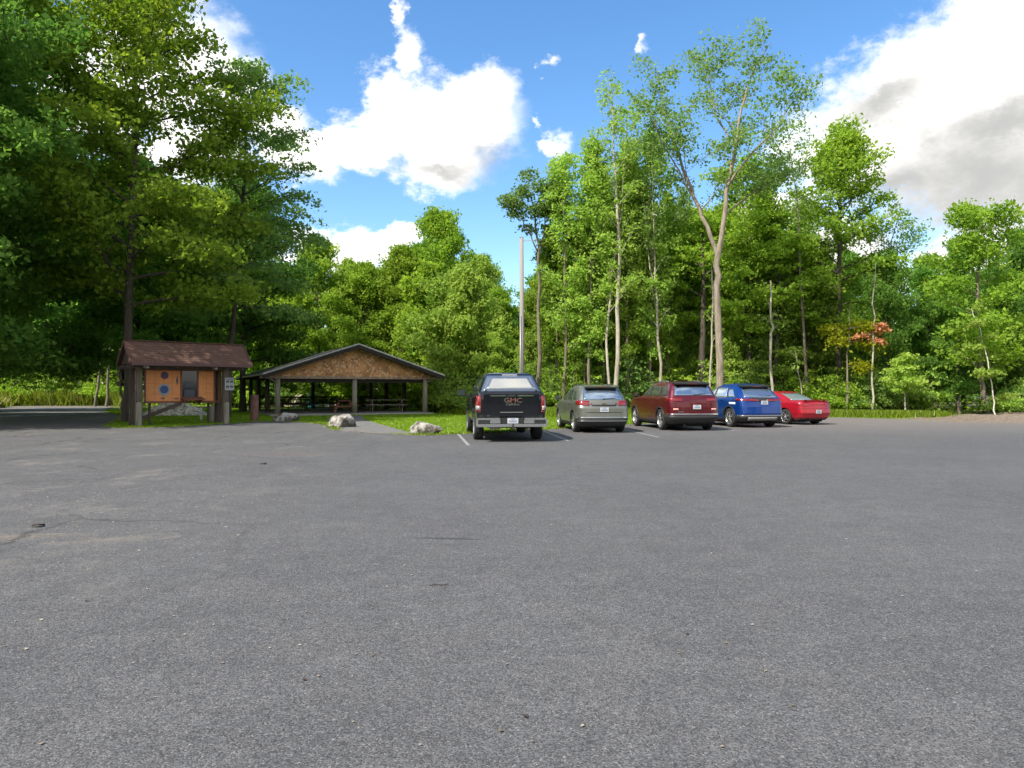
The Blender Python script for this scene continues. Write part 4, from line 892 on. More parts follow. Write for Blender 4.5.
# ------------------------------------------------------------------ picnic shelter
timber_black = mat('near_black_timber', (.020, .016, .012), .85, bump=(14, .5, (3, 3, .3)))  # near-black colour for the shelter's beams, rafters and barge boards
def shelter():
    S = empty('picnic_shelter', PO, PA, 'open sided wooden picnic shelter with a shingled gable and low pitched roof', 'picnic shelter')
    b = MB(); b.box((4.4, 6.3, .02), (9.7, 13.5, .16), bev=.01); b.build('floor_slab', concrete, S)
    W = 8.8; rows = [0, 4.2, 8.4, 12.6]; r = random.Random(2)
    for j, y in enumerate(rows):
        for x in (0, 4.4, W):
            if x == 4.4 and j in (1, 2): continue
            h = 2.42
            q = MB(); m = wood_grey if j == 0 else wood_dark; rr = .15 if j == 0 else .14  # posts behind the front row carry the roof's shade in their darker colour
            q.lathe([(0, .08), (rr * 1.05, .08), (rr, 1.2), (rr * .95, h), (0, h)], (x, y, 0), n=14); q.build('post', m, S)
    for x, y, z0 in ((-.0, 0, 0), (W, 0, 0)):
        q = MB(); s = -1 if x == 0 else 1; q.beam((x + s * .1, y, 1.95), (x + s * .8, y, 2.28), .09, .09); q.build('brace', wood_grey, S)
    # tie beams & eave plates
    q = MB(); q.beam((-.4, .12, 2.10), (W + .4, .12, 2.10), .2, .38, bev=.02); q.build('tie_beam', timber_black, S)
    for y in rows[1:]: q = MB(); q.beam((-.3, y, 2.32), (W + .3, y, 2.32), .15, .24, bev=.02); q.build('tie_beam', timber_black, S)
    for x in (0, W): q = MB(); q.beam((x, -.7, 2.53), (x, 13.4, 2.53), .16, .2, bev=.02); q.build('eave_plate', timber_black, S)
    xl, xr_, xm = -.95, W + .95, 4.4; ze, zr = 2.36, 4.16; y0, y1 = -.95, 13.6
    # roof slabs with thickness
    q = MB()
    for a in (xl, xr_):
        vs = [(a, y0, ze), (xm, y0, zr), (xm, y1, zr), (a, y1, ze)]; q.add(vs + [(v[0], v[1], v[2] - .07) for v in vs], [(0, 1, 2, 3), (4, 7, 6, 5), (0, 4, 5, 1), (2, 6, 7, 3), (0, 3, 7, 4)])
    q.build('roof', rooftop, S)
    q = MB()   # metal drip edge along the rakes and eaves
    for a in (xl, xr_):
        q.beam((a, y0 - .02, ze + .01), (xm, y0 - .02, zr + .01), .03, .07, roll=0)
        q.beam((a + (.0 if a < 0 else 0), y0, ze - .01), (a, y1, ze - .01), .03, .09)
    q.build('roof_edge_trim', trim_grey, S)
    q = MB()   # barge boards
    for a in (xl, xr_): q.beam((a, y0 + .04, ze - .15), (xm, y0 + .04, zr - .15), .05, .2)
    q.build('barge_board', timber_black, S)
    q = MB()
    for y in np.arange(y0 + .6, y1, .6):
        for a in (xl + .05, xr_ - .05): q.beam((a, y, ze - .13), (xm, y, zr - .13), .05, .12)
    q.build('rafter', timber_black, S)
    # shingled gable (front), row by row
    sl = (zr - ze) / (xm - xl); zb = 2.24; q = MB(); rw = .10; z = zb
    yg = -.16
    while z < zr - .22:
        zt = z + rw; half = (zr - .20 - z) / sl; x = xm - half + .02
        while x < xm + half:
            w = r.uniform(.06, .13); x1 = min(x + w, xm + half)
            if x1 - x > .03:
                h2 = min(rw * 1.15, max(.03, (zr - .12 - max(0, 0)) - z)); xc = (x + x1) / 2; lim = zr - .16 - abs(xc - xm) * sl - z
                hh = min(h2, max(.03, lim)); q.box((xc, yg - r.uniform(0, .012), z + hh / 2 + r.uniform(-.008, .008)), (x1 - x - .008, .025, hh), (R(6), 0, 0), 0 if r.random() < .74 else (1 if r.random() < .75 else 2))
            x = x1
        z = zt
    g = MB(); half = (zr - .12 - zb) / sl; g.poly([(xm - half, yg + .02, zb), (xm + half, yg + .02, zb), (xm, yg + .02, zr - .12)], .04, (0, 1, 0)); gb = g.build('gable_wall', wood_dark, S)
    q.build('shingle_cladding', [mat('cedar_shingle', (.58, .29, .13), .85, bump=(20, .4), var=(1.6, (.34, .18, .085), .40, .62)), mat('cedar_shingle_light', (.62, .40, .24), .85, bump=(20, .4)), mat('cedar_shingle_dark', (.26, .13, .07), .9, bump=(20, .4))], gb)
    g = MB(); g.box((xm, yg - .03, zb - .04), (2 * half + .1, .05, .14)); g.build('fascia_board', mat('weathered_fascia', (.20, .13, .09), .85, bump=(9, .5, (1, 1, 4)), var=(4, (.40, .33, .26), .42, .66, (1, 1, 6))), S)
    g = MB(); half2 = half; g.poly([(xm - half, 12.7, zb), (xm + half, 12.7, zb), (xm, 12.7, zr - .15)], .05, (0, 1, 0)); g.build('gable_wall', wood_dark, S)
    # low rail along the back
    g = MB(); g.beam((.1, 12.6, .95), (8.7, 12.6, .95), .05, .12); g.beam((.1, 12.6, .5), (8.7, 12.6, .5), .05, .12); g.build('back_rail', wood_dark, S)
shelter()
def sh(u, v, z=0): return PO + Vector((u * math.cos(PA) - v * math.sin(PA), u * math.sin(PA) + v * math.cos(PA), z))
# picnic tables
def picnic_table(loc, rz, m, label, L=1.9, group=None):
    t = empty('picnic_table', loc, rz, label, 'picnic table', group)
    b = MB()
    for i in range(5): b.box((0, (i - 2) * .148, .75), (L, .138, .04), bev=.005)
    b.build('tabletop', m, t)
    for s in (-1, 1):
        b = MB(); 
        for k in (0, 1): b.box((0, s * (.66 + k * .145), .44), (L, .135, .04), bev=.005)
        b.build('bench', m, t)
    for x in (-L * .36, L * .36):
        b = MB(); b.beam((x, -.30, .72), (x, -.62, 0), .04, .09); b.beam((x, .30, .72), (x, .62, 0), .04, .09); b.build('leg', m, t)
        b = MB(); b.box((x + .045, 0, .395), (.04, 1.62, .09)); b.box((x + .045, 0, .70), (.04, .7, .08)); b.build('crossbar', m, t)
    return t
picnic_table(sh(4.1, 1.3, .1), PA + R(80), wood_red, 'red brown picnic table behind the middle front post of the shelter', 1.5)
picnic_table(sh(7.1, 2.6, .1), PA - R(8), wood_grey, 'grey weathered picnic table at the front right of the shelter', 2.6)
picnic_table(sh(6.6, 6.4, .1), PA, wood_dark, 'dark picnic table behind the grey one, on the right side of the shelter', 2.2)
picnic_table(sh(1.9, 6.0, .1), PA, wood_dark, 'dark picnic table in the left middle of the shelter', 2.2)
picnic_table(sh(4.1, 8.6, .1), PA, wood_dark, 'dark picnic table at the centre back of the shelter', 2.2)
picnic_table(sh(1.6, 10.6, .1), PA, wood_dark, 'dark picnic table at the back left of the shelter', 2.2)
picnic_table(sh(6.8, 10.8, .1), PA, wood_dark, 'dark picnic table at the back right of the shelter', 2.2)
# stuff beyond the shelter: picket rail, play tower parts, teal board, white signs
def beyond():
    t = empty('picket_rail', at(285, 61), R(12), 'pale rail with hanging pickets beyond the left of the picnic shelter', 'railing')
    b = MB(); b.box((0, 0, 1.05), (1.7, .07, .07)); b.build('rail', wood_pale, t)
    for i in range(5): b = MB(); b.box((-.66 + i * .33, 0, .86), (.07, .05, .34)); b.build('picket', wood_pale, t)
    for x in (-.82, .82): b = MB(); b.box((x, 0, .5), (.09, .09, 1.06)); b.build('post', wood_pale, t)
    t = empty('slide', at(296, 60.5), R(-30), 'small pale curved playground slide seen through the picnic shelter', 'slide')
    b = MB(); P = [(0, .9, 1.15), (0, .6, 1.18), (0, .3, .95), (0, -.3, .45), (0, -.7, .2), (0, -1.0, .16)]
    for s in (-.26, .26): b.tube([(s, p[1], p[2] + .08) for p in P], .05, 7)
    b.build('side_rail', mat('cream_plastic', (.62, .58, .42), .4), t)
    b = MB(); vs = [(s, p[1], p[2]) for p in P for s in (-.26, .26)]; b.add(vs, [(2 * i, 2 * i + 1, 2 * i + 3, 2 * i + 2) for i in range(5)], 0, True); b.build('chute', mat('cream_plastic', (.62, .58, .42)), t)
    for s in (-.22, .22): b = MB(); b.tube([(s, .85, 0), (s, .85, 1.15)], .03, 6); b.build('leg', steel_m, t)
    def board(name, px, d, z, w, h, m, lab, cat):
        t = empty(name, at(px, d), R(8), lab, cat); b = MB(); b.box((0, 0, z), (w, .04, h), bev=.01); b.build('board', m, t)
        b = MB(); b.box((0, -.025, z), (w * .8, .008, h * .14)); b.build('band', mat('dark_band', (.03, .05, .06), .5), t)
        for s in (-.4, .4): b = MB(); b.box((s * w, .04, z / 2), (.05, .05, z)); b.build('post', wood_dark, t)
    board('teal_panel', 311.5, 59.5, .62, .75, 1.05, teal_m, 'upright teal playground panel seen through the picnic shelter', 'panel')
    board('white_panel', 297, 48.0 + 13, .42, .5, .55, white_m, 'small white panel beside the teal one, seen through the shelter', 'panel')
    for i, px in enumerate((320, 327, 334)):
        t = empty('playground_crate', at(px, 60), R(5), ['left', 'middle', 'right'][i] + ' one of three small white boxes beyond the picnic shelter', 'box', 'white boxes beyond the shelter'); b = MB(); b.box((0, 0, .22), (.42, .3, .26), bev=.03); b.build('box_body', white_m, t); b = MB(); b.box((0, 0, .37), (.46, .34, .04), bev=.01); b.build('lid', white_m, t)
beyond()
# utility pole
o = empty('utility_pole', at(521.5, 37), 0, 'bare grey wooden utility pole standing behind the black pickup', 'utility pole')
b = MB(); b.tube([(0, 0, -.2), (.02, 0, 4), (.0, 0, 9.1)], [.135, .12, .10], 14); b.build('pole', pole_m, o)
b = MB(); b.tube([(-.05, -.14, 5.2), (-.05, -.14, 0)], .018, 6); b.build('conduit', steel_m, o)
b = MB(); b.box((0, 0, 9.12), (.2, .2, .04), bev=.01); b.beam((.1, 0, 8.95), (.75, 0, 9.0), .035, .035); b.build('cap', steel_m, o)

# ------------------------------------------------------------------ vehicles
# local frame of a car: x right, y forward, rear bumper at y=0, wheels on z=0
class Shell:
    def __init__(s, keys, bow=.10, bowf=.28, taper=.05, L=4.6):
        s.k = np.array(keys, float); s.bow = bow; s.bowf = bowf; s.taper = taper; s.L = L; s.cache = {}
    def at(s, z): return [float(np.interp(z, s.k[:, 0], s.k[:, i])) for i in range(1, 6)]
    def half(s, z):
        key = round(z, 4)
        if key in s.cache: return s.cache[key]
        yr, yf, hw, rr, rf = s.at(z); rr = min(rr, hw * .7, (yf - yr) * .3); rf = min(rf, hw * .7, (yf - yr) * .3); mid = (yr + yf) / 2; hl = (yf - yr) / 2
        sx = lambda y: hw * (1 - s.taper * min(1.0, abs((y - mid) / hl)) ** 3.2)
        P = []
        for i in range(13): x = (hw - rr) * i / 13; P.append((x, yr + s.bow * (x / hw) ** 2))
        A = ((hw - rr), yr + s.bow * ((hw - rr) / hw) ** 2); yb = A[1] + rr; B = (sx(yb), yb); c = (B[0] * .995, A[1] + rr * .08)
        for i in range(9): t = i / 8; P.append(((1 - t) ** 2 * A[0] + 2 * t * (1 - t) * c[0] + t * t * B[0], (1 - t) ** 2 * A[1] + 2 * t * (1 - t) * c[1] + t * t * B[1]))
        A2y = yf - s.bowf * ((hw - rf) / hw) ** 2; yc = A2y - rf
        for i in range(1, 40): y = yb + (yc - yb) * i / 40; P.append((sx(y), y))
        B = (sx(yc), yc); A = (hw - rf, A2y); c = (B[0] * .995, A2y - rf * .05)
        for i in range(9): t = i / 8; P.append(((1 - t) ** 2 * B[0] + 2 * t * (1 - t) * c[0] + t * t * A[0], (1 - t) ** 2 * B[1] + 2 * t * (1 - t) * c[1] + t * t * A[1]))
        for i in range(1, 14): x = (hw - rf) * (1 - i / 13); P.append((x, yf - s.bowf * (x / hw) ** 2))
        P = np.array(P); S = np.concatenate([[0], np.cumsum(np.hypot(*np.diff(P, axis=0).T))]); s.cache[key] = (P, S); return P, S
    def P(s, z, u):
        P, S = s.half(z); T = S[-1]; sg = 1
        if u < 0: u = -u; sg = -1
        if u > T: u = 2 * T - u; sg = -sg
        return Vector((sg * float(np.interp(u, S, P[:, 0])), float(np.interp(u, S, P[:, 1])), z))
    def u(s, z, spec):
        P, S = s.half(z); k, v = spec[0], spec[1]
        if k == 'x':
            n = 21; return math.copysign(float(np.interp(abs(v), P[:n, 0], S[:n])), v)
        if k == 'y': return spec[2] * float(np.interp(v, P[8:, 1], S[8:]))
        if k == 'f':
            n = 21; a = float(np.interp(abs(v), P[::-1][:n, 0], S[::-1][:n])); return a if v >= 0 else 2 * S[-1] - a
    def mesh(s, nz=46):
        z0, z1 = s.k[0, 0], s.k[-1, 0]; zs = sorted(set(list(np.linspace(z0, z1, nz)) + [float(q) for q in s.k[:, 0]])); b = MB(); rings = []
        vs = []; 
        for z in zs:
            P, S = s.half(z); ring = [(x, y) for x, y in P] + [(-x, y) for x, y in P[1:-1][::-1]]; vs += [(x, y, z) for x, y in ring]; n = len(ring)
        fs = [(i * n + k, i * n + (k + 1) % n, (i + 1) * n + (k + 1) % n, (i + 1) * n + k) for i in range(len(zs) - 1) for k in range(n)]
        m = len(zs); fs.append(tuple(range(n))[::-1]); fs.append(tuple((m - 1) * n + k for k in range(n))); b.add(vs, fs, 0, True); b.s[-1] = False; return b
    def patch(s, z0, z1, A, B, off=.006, nz=6, nu=10, thick=.03, z0b=None, z1b=None):
        """A(t), B(t) -> spec of the two ends; z may tilt from the A end (z0,z1) to the B end (z0b,z1b)"""
        G = []
        fa = A if callable(A) else (lambda t: A); fb = B if callable(B) else (lambda t: B)
        for i in range(nz + 1):
            t = i / nz; row = []
            za = z0 + (z1 - z0) * t; zb = (z0b if z0b is not None else z0) + ((z1b if z1b is not None else z1) - (z0b if z0b is not None else z0)) * t
            ua = s.u(za, fa(t)); ub = s.u(zb, fb(t))
            if fa(t)[0] == 'f' and ub < ua: pass
            for j in range(nu + 1):
                q = j / nu; z = za + (zb - za) * q; u = ua + (ub - ua) * q
                p = s.P(z, u); du = s.P(z, u + .01) - s.P(z, u - .01); dz = s.P(z + .008, u) - s.P(z - .008, u); n = du.cross(dz)
                n = n.normalized() if n.length > 1e-9 else Vector((0, -1, 0)); row.append((p, n))
            G.append(row)
        b = MB(); W = nu + 1; N = (nz + 1) * W
        vs = [p + n * off for r_ in G for p, n in r_] + [p - n * thick for r_ in G for p, n in r_]
        fs = [(i * W + j, i * W + j + 1, (i + 1) * W + j + 1, (i + 1) * W + j) for i in range(nz) for j in range(nu)]
        b.add(vs, fs, 0, True)
        e = [j for j in range(W)] + [i * W + nu for i in range(1, nz + 1)] + [nz * W + j for j in range(nu - 1, -1, -1)] + [i * W for i in range(nz - 1, 0, -1)]
        base = 0
        for a, c in zip(e, e[1:] + e[:1]): b.f.append((a, a + N, c + N, c)); b.m.append(0); b.s.append(False)
        return b

def cut_wheels(body, wheels, r, depth=.30):
    c = MB()
    for (x, y, z) in wheels:
        sg = 1 if x > 0 else -1; xi = x - sg * depth * .75; xo = x + sg * .5
        n = 28; vs = [(xx, y + r * math.cos(6.283185 * k / n), z + r * math.sin(6.283185 * k / n)) for xx in (xi, xo) for k in range(n)]
        c.add(vs, [tuple(range(n)), tuple(range(n, 2 * n))[::-1]] + [(k, n + k, n + (k + 1) % n, (k + 1) % n) for k in range(n)])
    co = c.build('cutter', darkin, body.parent); md = body.modifiers.new('b', 'BOOLEAN'); md.operation = 'DIFFERENCE'; md.object = co; md.solver = 'EXACT'
    try: md.material_mode = 'TRANSFER'
    except Exception: pass
    bpy.context.view_layer.update(); dg = bpy.context.evaluated_depsgraph_get(); me = bpy.data.meshes.new_from_object(body.evaluated_get(dg)); old = body.data; body.modifiers.clear(); body.data = me; me.name = 'body'
    bpy.data.objects.remove(co, do_unlink=True); bpy.data.meshes.remove(old)

def wheel(root, x, y, r, w, style, rimc=None, rimr=.70):
    sg = 1 if x > 0 else -1; cx = x - sg * w / 2
    b = MB(); b.lathe([(0, -w * .3), (r * .45, -w * .3), (r * .45, w * .15), (0, w * .15)] if sg > 0 else [(0, -w * .15), (r * .45, -w * .15), (r * .45, w * .3), (0, w * .3)], (0, 0, 0), 'X', 20); hub = b.build('wheel', mat('brake_steel', (.06, .06, .06), .6, metal=.5), root); hub.location = (cx, y, r)
    b = MB(); rr = r * rimr; pr = [(rr * .98, -w * .48), (r * .90, -w * .5), (r * .975, -w * .42), (r, -w * .25), (r, w * .25), (r * .975, w * .42), (r * .90, w * .5), (rr * .98, w * .48), (rr * .95, 0), (rr * .98, -w * .48)]
    b.lathe(pr, (0, 0, 0), 'X', 40); b.build('tyre', tyre_m, hub)
    b = MB(); b.lathe([(rr, w * .47), (rr * .93, w * .42), (rr * .92, -w * .4), (rr, -w * .47)], (0, 0, 0), 'X', 40); o = sg * w
    b.lathe([(0, o * .40), (rr * .22, o * .40), (rr * .24, o * .30), (0, o * .30)], (0, 0, 0), 'X', 16)
    ns, dbl = style
    for k in range(ns):
        a = 6.283 * k / ns + .3
        for q in ((-.16, .16) if dbl else (0,)):
            a1 = a + q * .4; a2 = a + q; b.beam((o * .37, rr * .15 * math.cos(a1), rr * .15 * math.sin(a1)), (o * .41, rr * .95 * math.cos(a2), rr * .95 * math.sin(a2)), rr * (.13 if dbl else .2), .03)
    b.build('rim', rimc or alloy, hub)
def text(parent, s, loc, size, m, name='lettering', rot=(R(90), 0, 0), ext=.004, sx=1.0):
    cu = bpy.data.curves.new('t', 'FONT'); cu.body = s; cu.size = size; cu.extrude = ext; cu.align_x = 'CENTER'; cu.align_y = 'CENTER'; cu.resolution_u = 2
    t = bpy.data.objects.new('t', cu); C.objects.link(t); bpy.context.view_layer.update(); me = bpy.data.meshes.new_from_object(t.evaluated_get(bpy.context.evaluated_depsgraph_get())); bpy.data.objects.remove(t, do_unlink=True); bpy.data.curves.remove(cu)
    me.materials.clear(); me.materials.append(m); o = link(name, me, parent); o.location = loc; o.rotation_euler = rot; o.scale = (sx, 1, 1); return o
glass_dark = film('tinted_glass', (.05, .065, .06), .25, .04)
glass_rear = film('rear_glass', (.26, .34, .44), .8, .06)
glass_cap = film('cap_glass', (.52, .52, .49), .85, .10)

def add(root, sh_, name, m, *a, **k): return sh_.patch(*a, **k).build(name, m, root)
def plate(root, x, y, z, w=.30, h=.15, tilt=0):
    b = MB(); b.box((0, 0, 0), (w, .012, h), bev=.004); p = b.build('licence_plate', plate_m, root); p.location = (x, y, z); p.rotation_euler = (tilt, 0, 0)
    b = MB()
    for i in range(6): b.box((-.09 + i * .036, -.009, -.01), (.018, .004, .055))
    b.box((0, -.009, .055), (.12, .004, .014)); b.build('plate_characters', platetxt, p)
def mirror(root, x, y, z, m, big=1.0):
    sg = 1 if x > 0 else -1; b = MB(); b.beam((x - sg * .05, y, z - .05), (x + sg * .12 * big, y, z - .02), .05, .05); b.box((x + sg * .15 * big, y, z + .03), (.19 * big, .10, .15 * big), (0, 0, 0), 0, .03); o = b.build('side_mirror', m, root)
    b = MB(); b.box((x + sg * .15 * big, y - .053, z + .03), (.15 * big, .006, .11 * big)); b.build('mirror_glass', glass_dark, o)
def common(root, S, wheels, r, w, pm, style, body_mat, ch=.92, under=.2, belt=None, L=4.6, rimc=None, rimr=.7):
    body = S.mesh().build('body', body_mat, root); cut_wheels(body, [(x, y, r) for x, y in wheels], r + .055)
    for x, y in wheels: wheel(root, x, y, r, w, style, rimc, rimr)
    b = MB(); b.box((0, L / 2, under + .03), (1.30, L * .82, .16), bev=.03); b.box((0, wheels[0][1], r), (1.5, .08, .08)); b.tube([(-.35, .15, under + .02), (-.35, 1.1, under + .02)], .045, 8); b.box((0, .55, under + .04), (.9, .5, .15), bev=.05); b.build('underbody', darkin, root)
    return body
def place(name, px, d, th, L, label, cat):
    """rear bumper centre at pixel column px, depth d; heading th degrees left of +y"""
    p = at(px, d); e = empty(name, (p.x, p.y, .012), R(th), label, cat); return e
def arch_trim(root, S, wheels, r, m, wd=.05):
    for x, y in wheels:
        sg = 1 if x > 0 else -1; pts = []; b = MB(); n = 16; vs = []
        for k in range(n + 1):
            a = math.pi * (1.06 - 1.12 * k / n); 
            for rr in (r + .052, r + .052 + wd):
                yy = y + rr * math.cos(a); zz = max(.24, r + rr * math.sin(a)); P = S.P(zz, S.u(zz, ('y', yy, sg))); vs.append((P.x + sg * .012, yy, zz)); 
            for rr in (r + .052, r + .052 + wd):
                yy = y + rr * math.cos(a); zz = max(.24, r + rr * math.sin(a)); P = S.P(zz, S.u(zz, ('y', yy, sg))); vs.append((P.x - sg * .03, yy, zz))
        fs = []
        for k in range(n):
            i = k * 4; j = i + 4; fs += [(i, i + 1, j + 1, j), (i + 1, i + 3, j + 3, j + 1), (i + 2, i, j, j + 2)]
        b.add(vs, fs, 0, True); b.build('arch_trim', m, root)

def suv(root, K):
    L, W, H = K['L'], K['W'], K['H']; S = Shell(K['keys'], K.get('bow', .10), .30, .05, L); pm = K['paint']; r = K['r']
    fw = K['ry'] + K['wb']; wh = [(s * (W / 2 - .02), y) for s in (-1, 1) for y in (K['ry'], fw)]
    common(root, S, wh, r, .235, pm, K['style'], pm, L=L, rimr=K.get('rimr', .72))
    # rear glass and windows
    g0, g1 = K['glass']; hwb, hwt = K['gw']
    add(root, S, 'rear_window', glass_rear, g0, g1, lambda t: ('x', -(hwb + (hwt - hwb) * t)), lambda t: ('x', hwb + (hwt - hwb) * t), nu=16)
    for sg in (-1, 1):
        for (a0, a1, b0, b1, z0, z1) in K['side']:
            add(root, S, 'side_window', K.get('sglass', glass_dark), z0, z1, lambda t: ('y', a0 + (a1 - a0) * t, sg), lambda t: ('y', b0 + (b1 - b0) * t, sg), nu=8)
        for z0, z1, xa, yb, z0b, z1b, m in K['lamps']:
            add(root, S, 'tail_lamp', m, z0, z1, ('x', sg * xa), ('y', yb, sg), off=.014, nu=12, z0b=z0b, z1b=z1b)
        for yy in K['handles']:
            z = K['hz']; P = S.P(z, S.u(z, ('y', yy, sg))); b = MB(); b.box((P.x + sg * .02, yy, z), (.03, .17, .03), bev=.01); b.build('door_handle', K.get('handle_mat', pm), root)
        for yy in K['doors']:
            add(root, S, 'door_seam', blackpl, .36, K['side'][0][4] - .03, ('y', yy, sg), ('y', yy + .012, sg), off=.0035, nu=1)
        add(root, S, 'sill_cladding', blackpl, K['keys'][0][0] + .005, .36, ('y', K['ry'] + r + .06, sg), ('y', fw - r - .06, sg), off=.014)
        add(root, S, 'headlamp', clearlens, K['hl'][0], K['hl'][1], ('f', sg * (W / 2 - .12)), ('f', sg * .45), off=.01)
        mirror(root, sg * (W / 2 - .03), K['my'], K['mz'], pm)
        if K.get('rail'):
            q = MB(); zt = H - .01; pts = [(sg * K['rail'], K['rry'][0], zt - .05), (sg * K['rail'], K['rry'][0] + .15, zt + .035), (sg * (K['rail'] + .02), (K['rry'][0] + K['rry'][1]) / 2, zt + .045), (sg * K['rail'], K['rry'][1] - .15, zt + .03), (sg * K['rail'], K['rry'][1], zt - .05)]
            pts = [(a, b_, c - .03) for a, b_, c in pts]; q.tube(pts, .016, 6); q.build('roof_rail', K.get('rail_mat', blackpl), root)
    # windscreen
    z0, z1 = K['ws']; add(root, S, 'windscreen', glass_dark, z0, z1, ('f', .60), ('f', -.60), nu=14)
    # lower bumper cladding wraps round
    for z0, z1, yb, m, off in K['bumper']:
        add(root, S, 'rear_bumper_cladding' if m is blackpl else 'bumper_trim', m, z0, z1, ('y', yb, -1), ('y', yb, 1), off=off, nu=30, nz=3)
    for z0, z1, x, m, off, nm in K.get('bands', []):
        add(root, S, nm, m, z0, z1, ('x', -x), ('x', x), off=off, nu=14, nz=2)
    arch_trim(root, S, wh, r, K.get('arch', blackpl))
    # spoiler
    sy, sz, sw, sm = K['spoiler']; b = MB(); b.add([(-sw, sy, sz), (sw, sy, sz), (sw * .98, sy + .38, sz + .06), (-sw * .98, sy + .38, sz + .06), (-sw * .97, sy + .03, sz - .05), (sw * .97, sy + .03, sz - .05), (sw * .95, sy + .36, sz - .02), (-sw * .95, sy + .36, sz - .02)],
        [(0, 1, 2, 3), (4, 7, 6, 5), (0, 4, 5, 1), (1, 5, 6, 2), (2, 6, 7, 3), (3, 7, 4, 0)]); sp = b.build('spoiler', sm, root)
    b = MB(); b.box((0, sy - .004, sz - .015), (.34, .01, .014)); b.build('brake_lamp', redlens, sp)
    pz, pw = K['plate']; P = S.P(pz, S.u(pz, ('x', 0))); plate(root, K.get('px', 0), P.y - .022, pz)
    b = MB(); wz = K['glass'][0] + .05; P = S.P(wz, 0); b.beam((.0, P.y - .03, wz - .03), (.42, P.y + .01, wz + .015), .02, .025); b.lathe([(0, -.02), (.03, -.02), (.03, .02), (0, .02)], (0, P.y - .01, wz - .03), 'X', 10); b.build('rear_wiper', blackpl, root)
    b = MB(); b.add([(-.03, 1.1, H - .02), (.03, 1.1, H - .02), (0, 1.22, H - .02), (0, 1.06, H + .06)], [(0, 1, 3), (1, 2, 3), (2, 0, 3), (0, 2, 1)]); b.build('antenna', pm, root)
    return S

# grey-green compact SUV
paint_grey = paint('metallic_grey_green_paint', (.16, .165, .145), .55)
car = place('suv', 604.5, 25.1, 7, 4.65, 'metallic grey green compact SUV parked between the black pickup and the maroon SUV', 'SUV')
EQ = dict(L=4.65, W=1.84, H=1.66, r=.355, ry=.95, wb=2.725, paint=paint_grey, style=(5, True),
  keys=[(.22, .16, 4.40, .80, .25, .4), (.34, .05, 4.55, .88, .28, .45), (.52, .0, 4.64, .915, .28, .5), (.75, .02, 4.65, .92, .28, .5), (.86, .03, 4.62, .92, .26, .5), (.95, .08, 4.5, .915, .26, .5), (1.02, .10, 4.1, .90, .26, .45), (1.07, .12, 3.55, .885, .26, .4), (1.12, .16, 3.35, .865, .24, .35),
        (1.30, .30, 3.0, .80, .22, .3), (1.48, .47, 2.6, .725, .2, .3), (1.57, .58, 2.35, .68, .2, .3), (1.62, .72, 2.15, .62, .2, .3), (1.655, 1.0, 1.9, .48, .2, .2), (1.66, 1.2, 1.8, .3, .1, .1)],
  glass=(1.13, 1.50), gw=(.70, .60), side=[(.62, .95, 1.12, 1.25, 1.13, 1.47), (1.24, 1.36, 2.16, 2.16, 1.11, 1.50), (2.24, 2.24, 3.18, 2.72, 1.11, 1.50)],
  lamps=[(.93, 1.09, .50, .52, .97, 1.12, redlens), (.975, 1.03, .40, .12, .985, 1.03, redlens)], handles=[1.5, 2.5], hz=1.0, doors=[2.2, 1.12], hl=(.72, .9), my=3.15, mz=1.14, ws=(1.12, 1.5),
  bumper=[(.225, .50, .50, blackpl, .016), (.515, .545, .55, chrome, .010), (.40, .43, .3, mat('satin_trim', (.35, .36, .35), .35, metal=.8), .024)], bands=[(.925, .965, .42, blackpl, .02, 'garnish'), (.70, .715, .62, blackpl, .007, 'tailgate_seam')],
  spoiler=(.36, 1.585, .60, paint_grey), plate=(.80, .3), rail=.56, rry=(1.0, 2.7), rail_mat=blackpl)
S = suv(car, EQ)
b = MB(); y_ = S.P(1.0, 0).y - .014; b.poly([(-.075, y_, .995), (-.03, y_, .995), (-.03, y_, .985), (.03, y_, .985), (.03, y_, .995), (.085, y_, .995), (.075, y_, 1.02), (.03, y_, 1.02), (.03, y_, 1.032), (-.03, y_, 1.032), (-.03, y_, 1.02), (-.085, y_, 1.02)], .008, (0, -1, 0)); b.build('emblem', mat('gold', (.75, .55, .18), .25, metal=1), car)

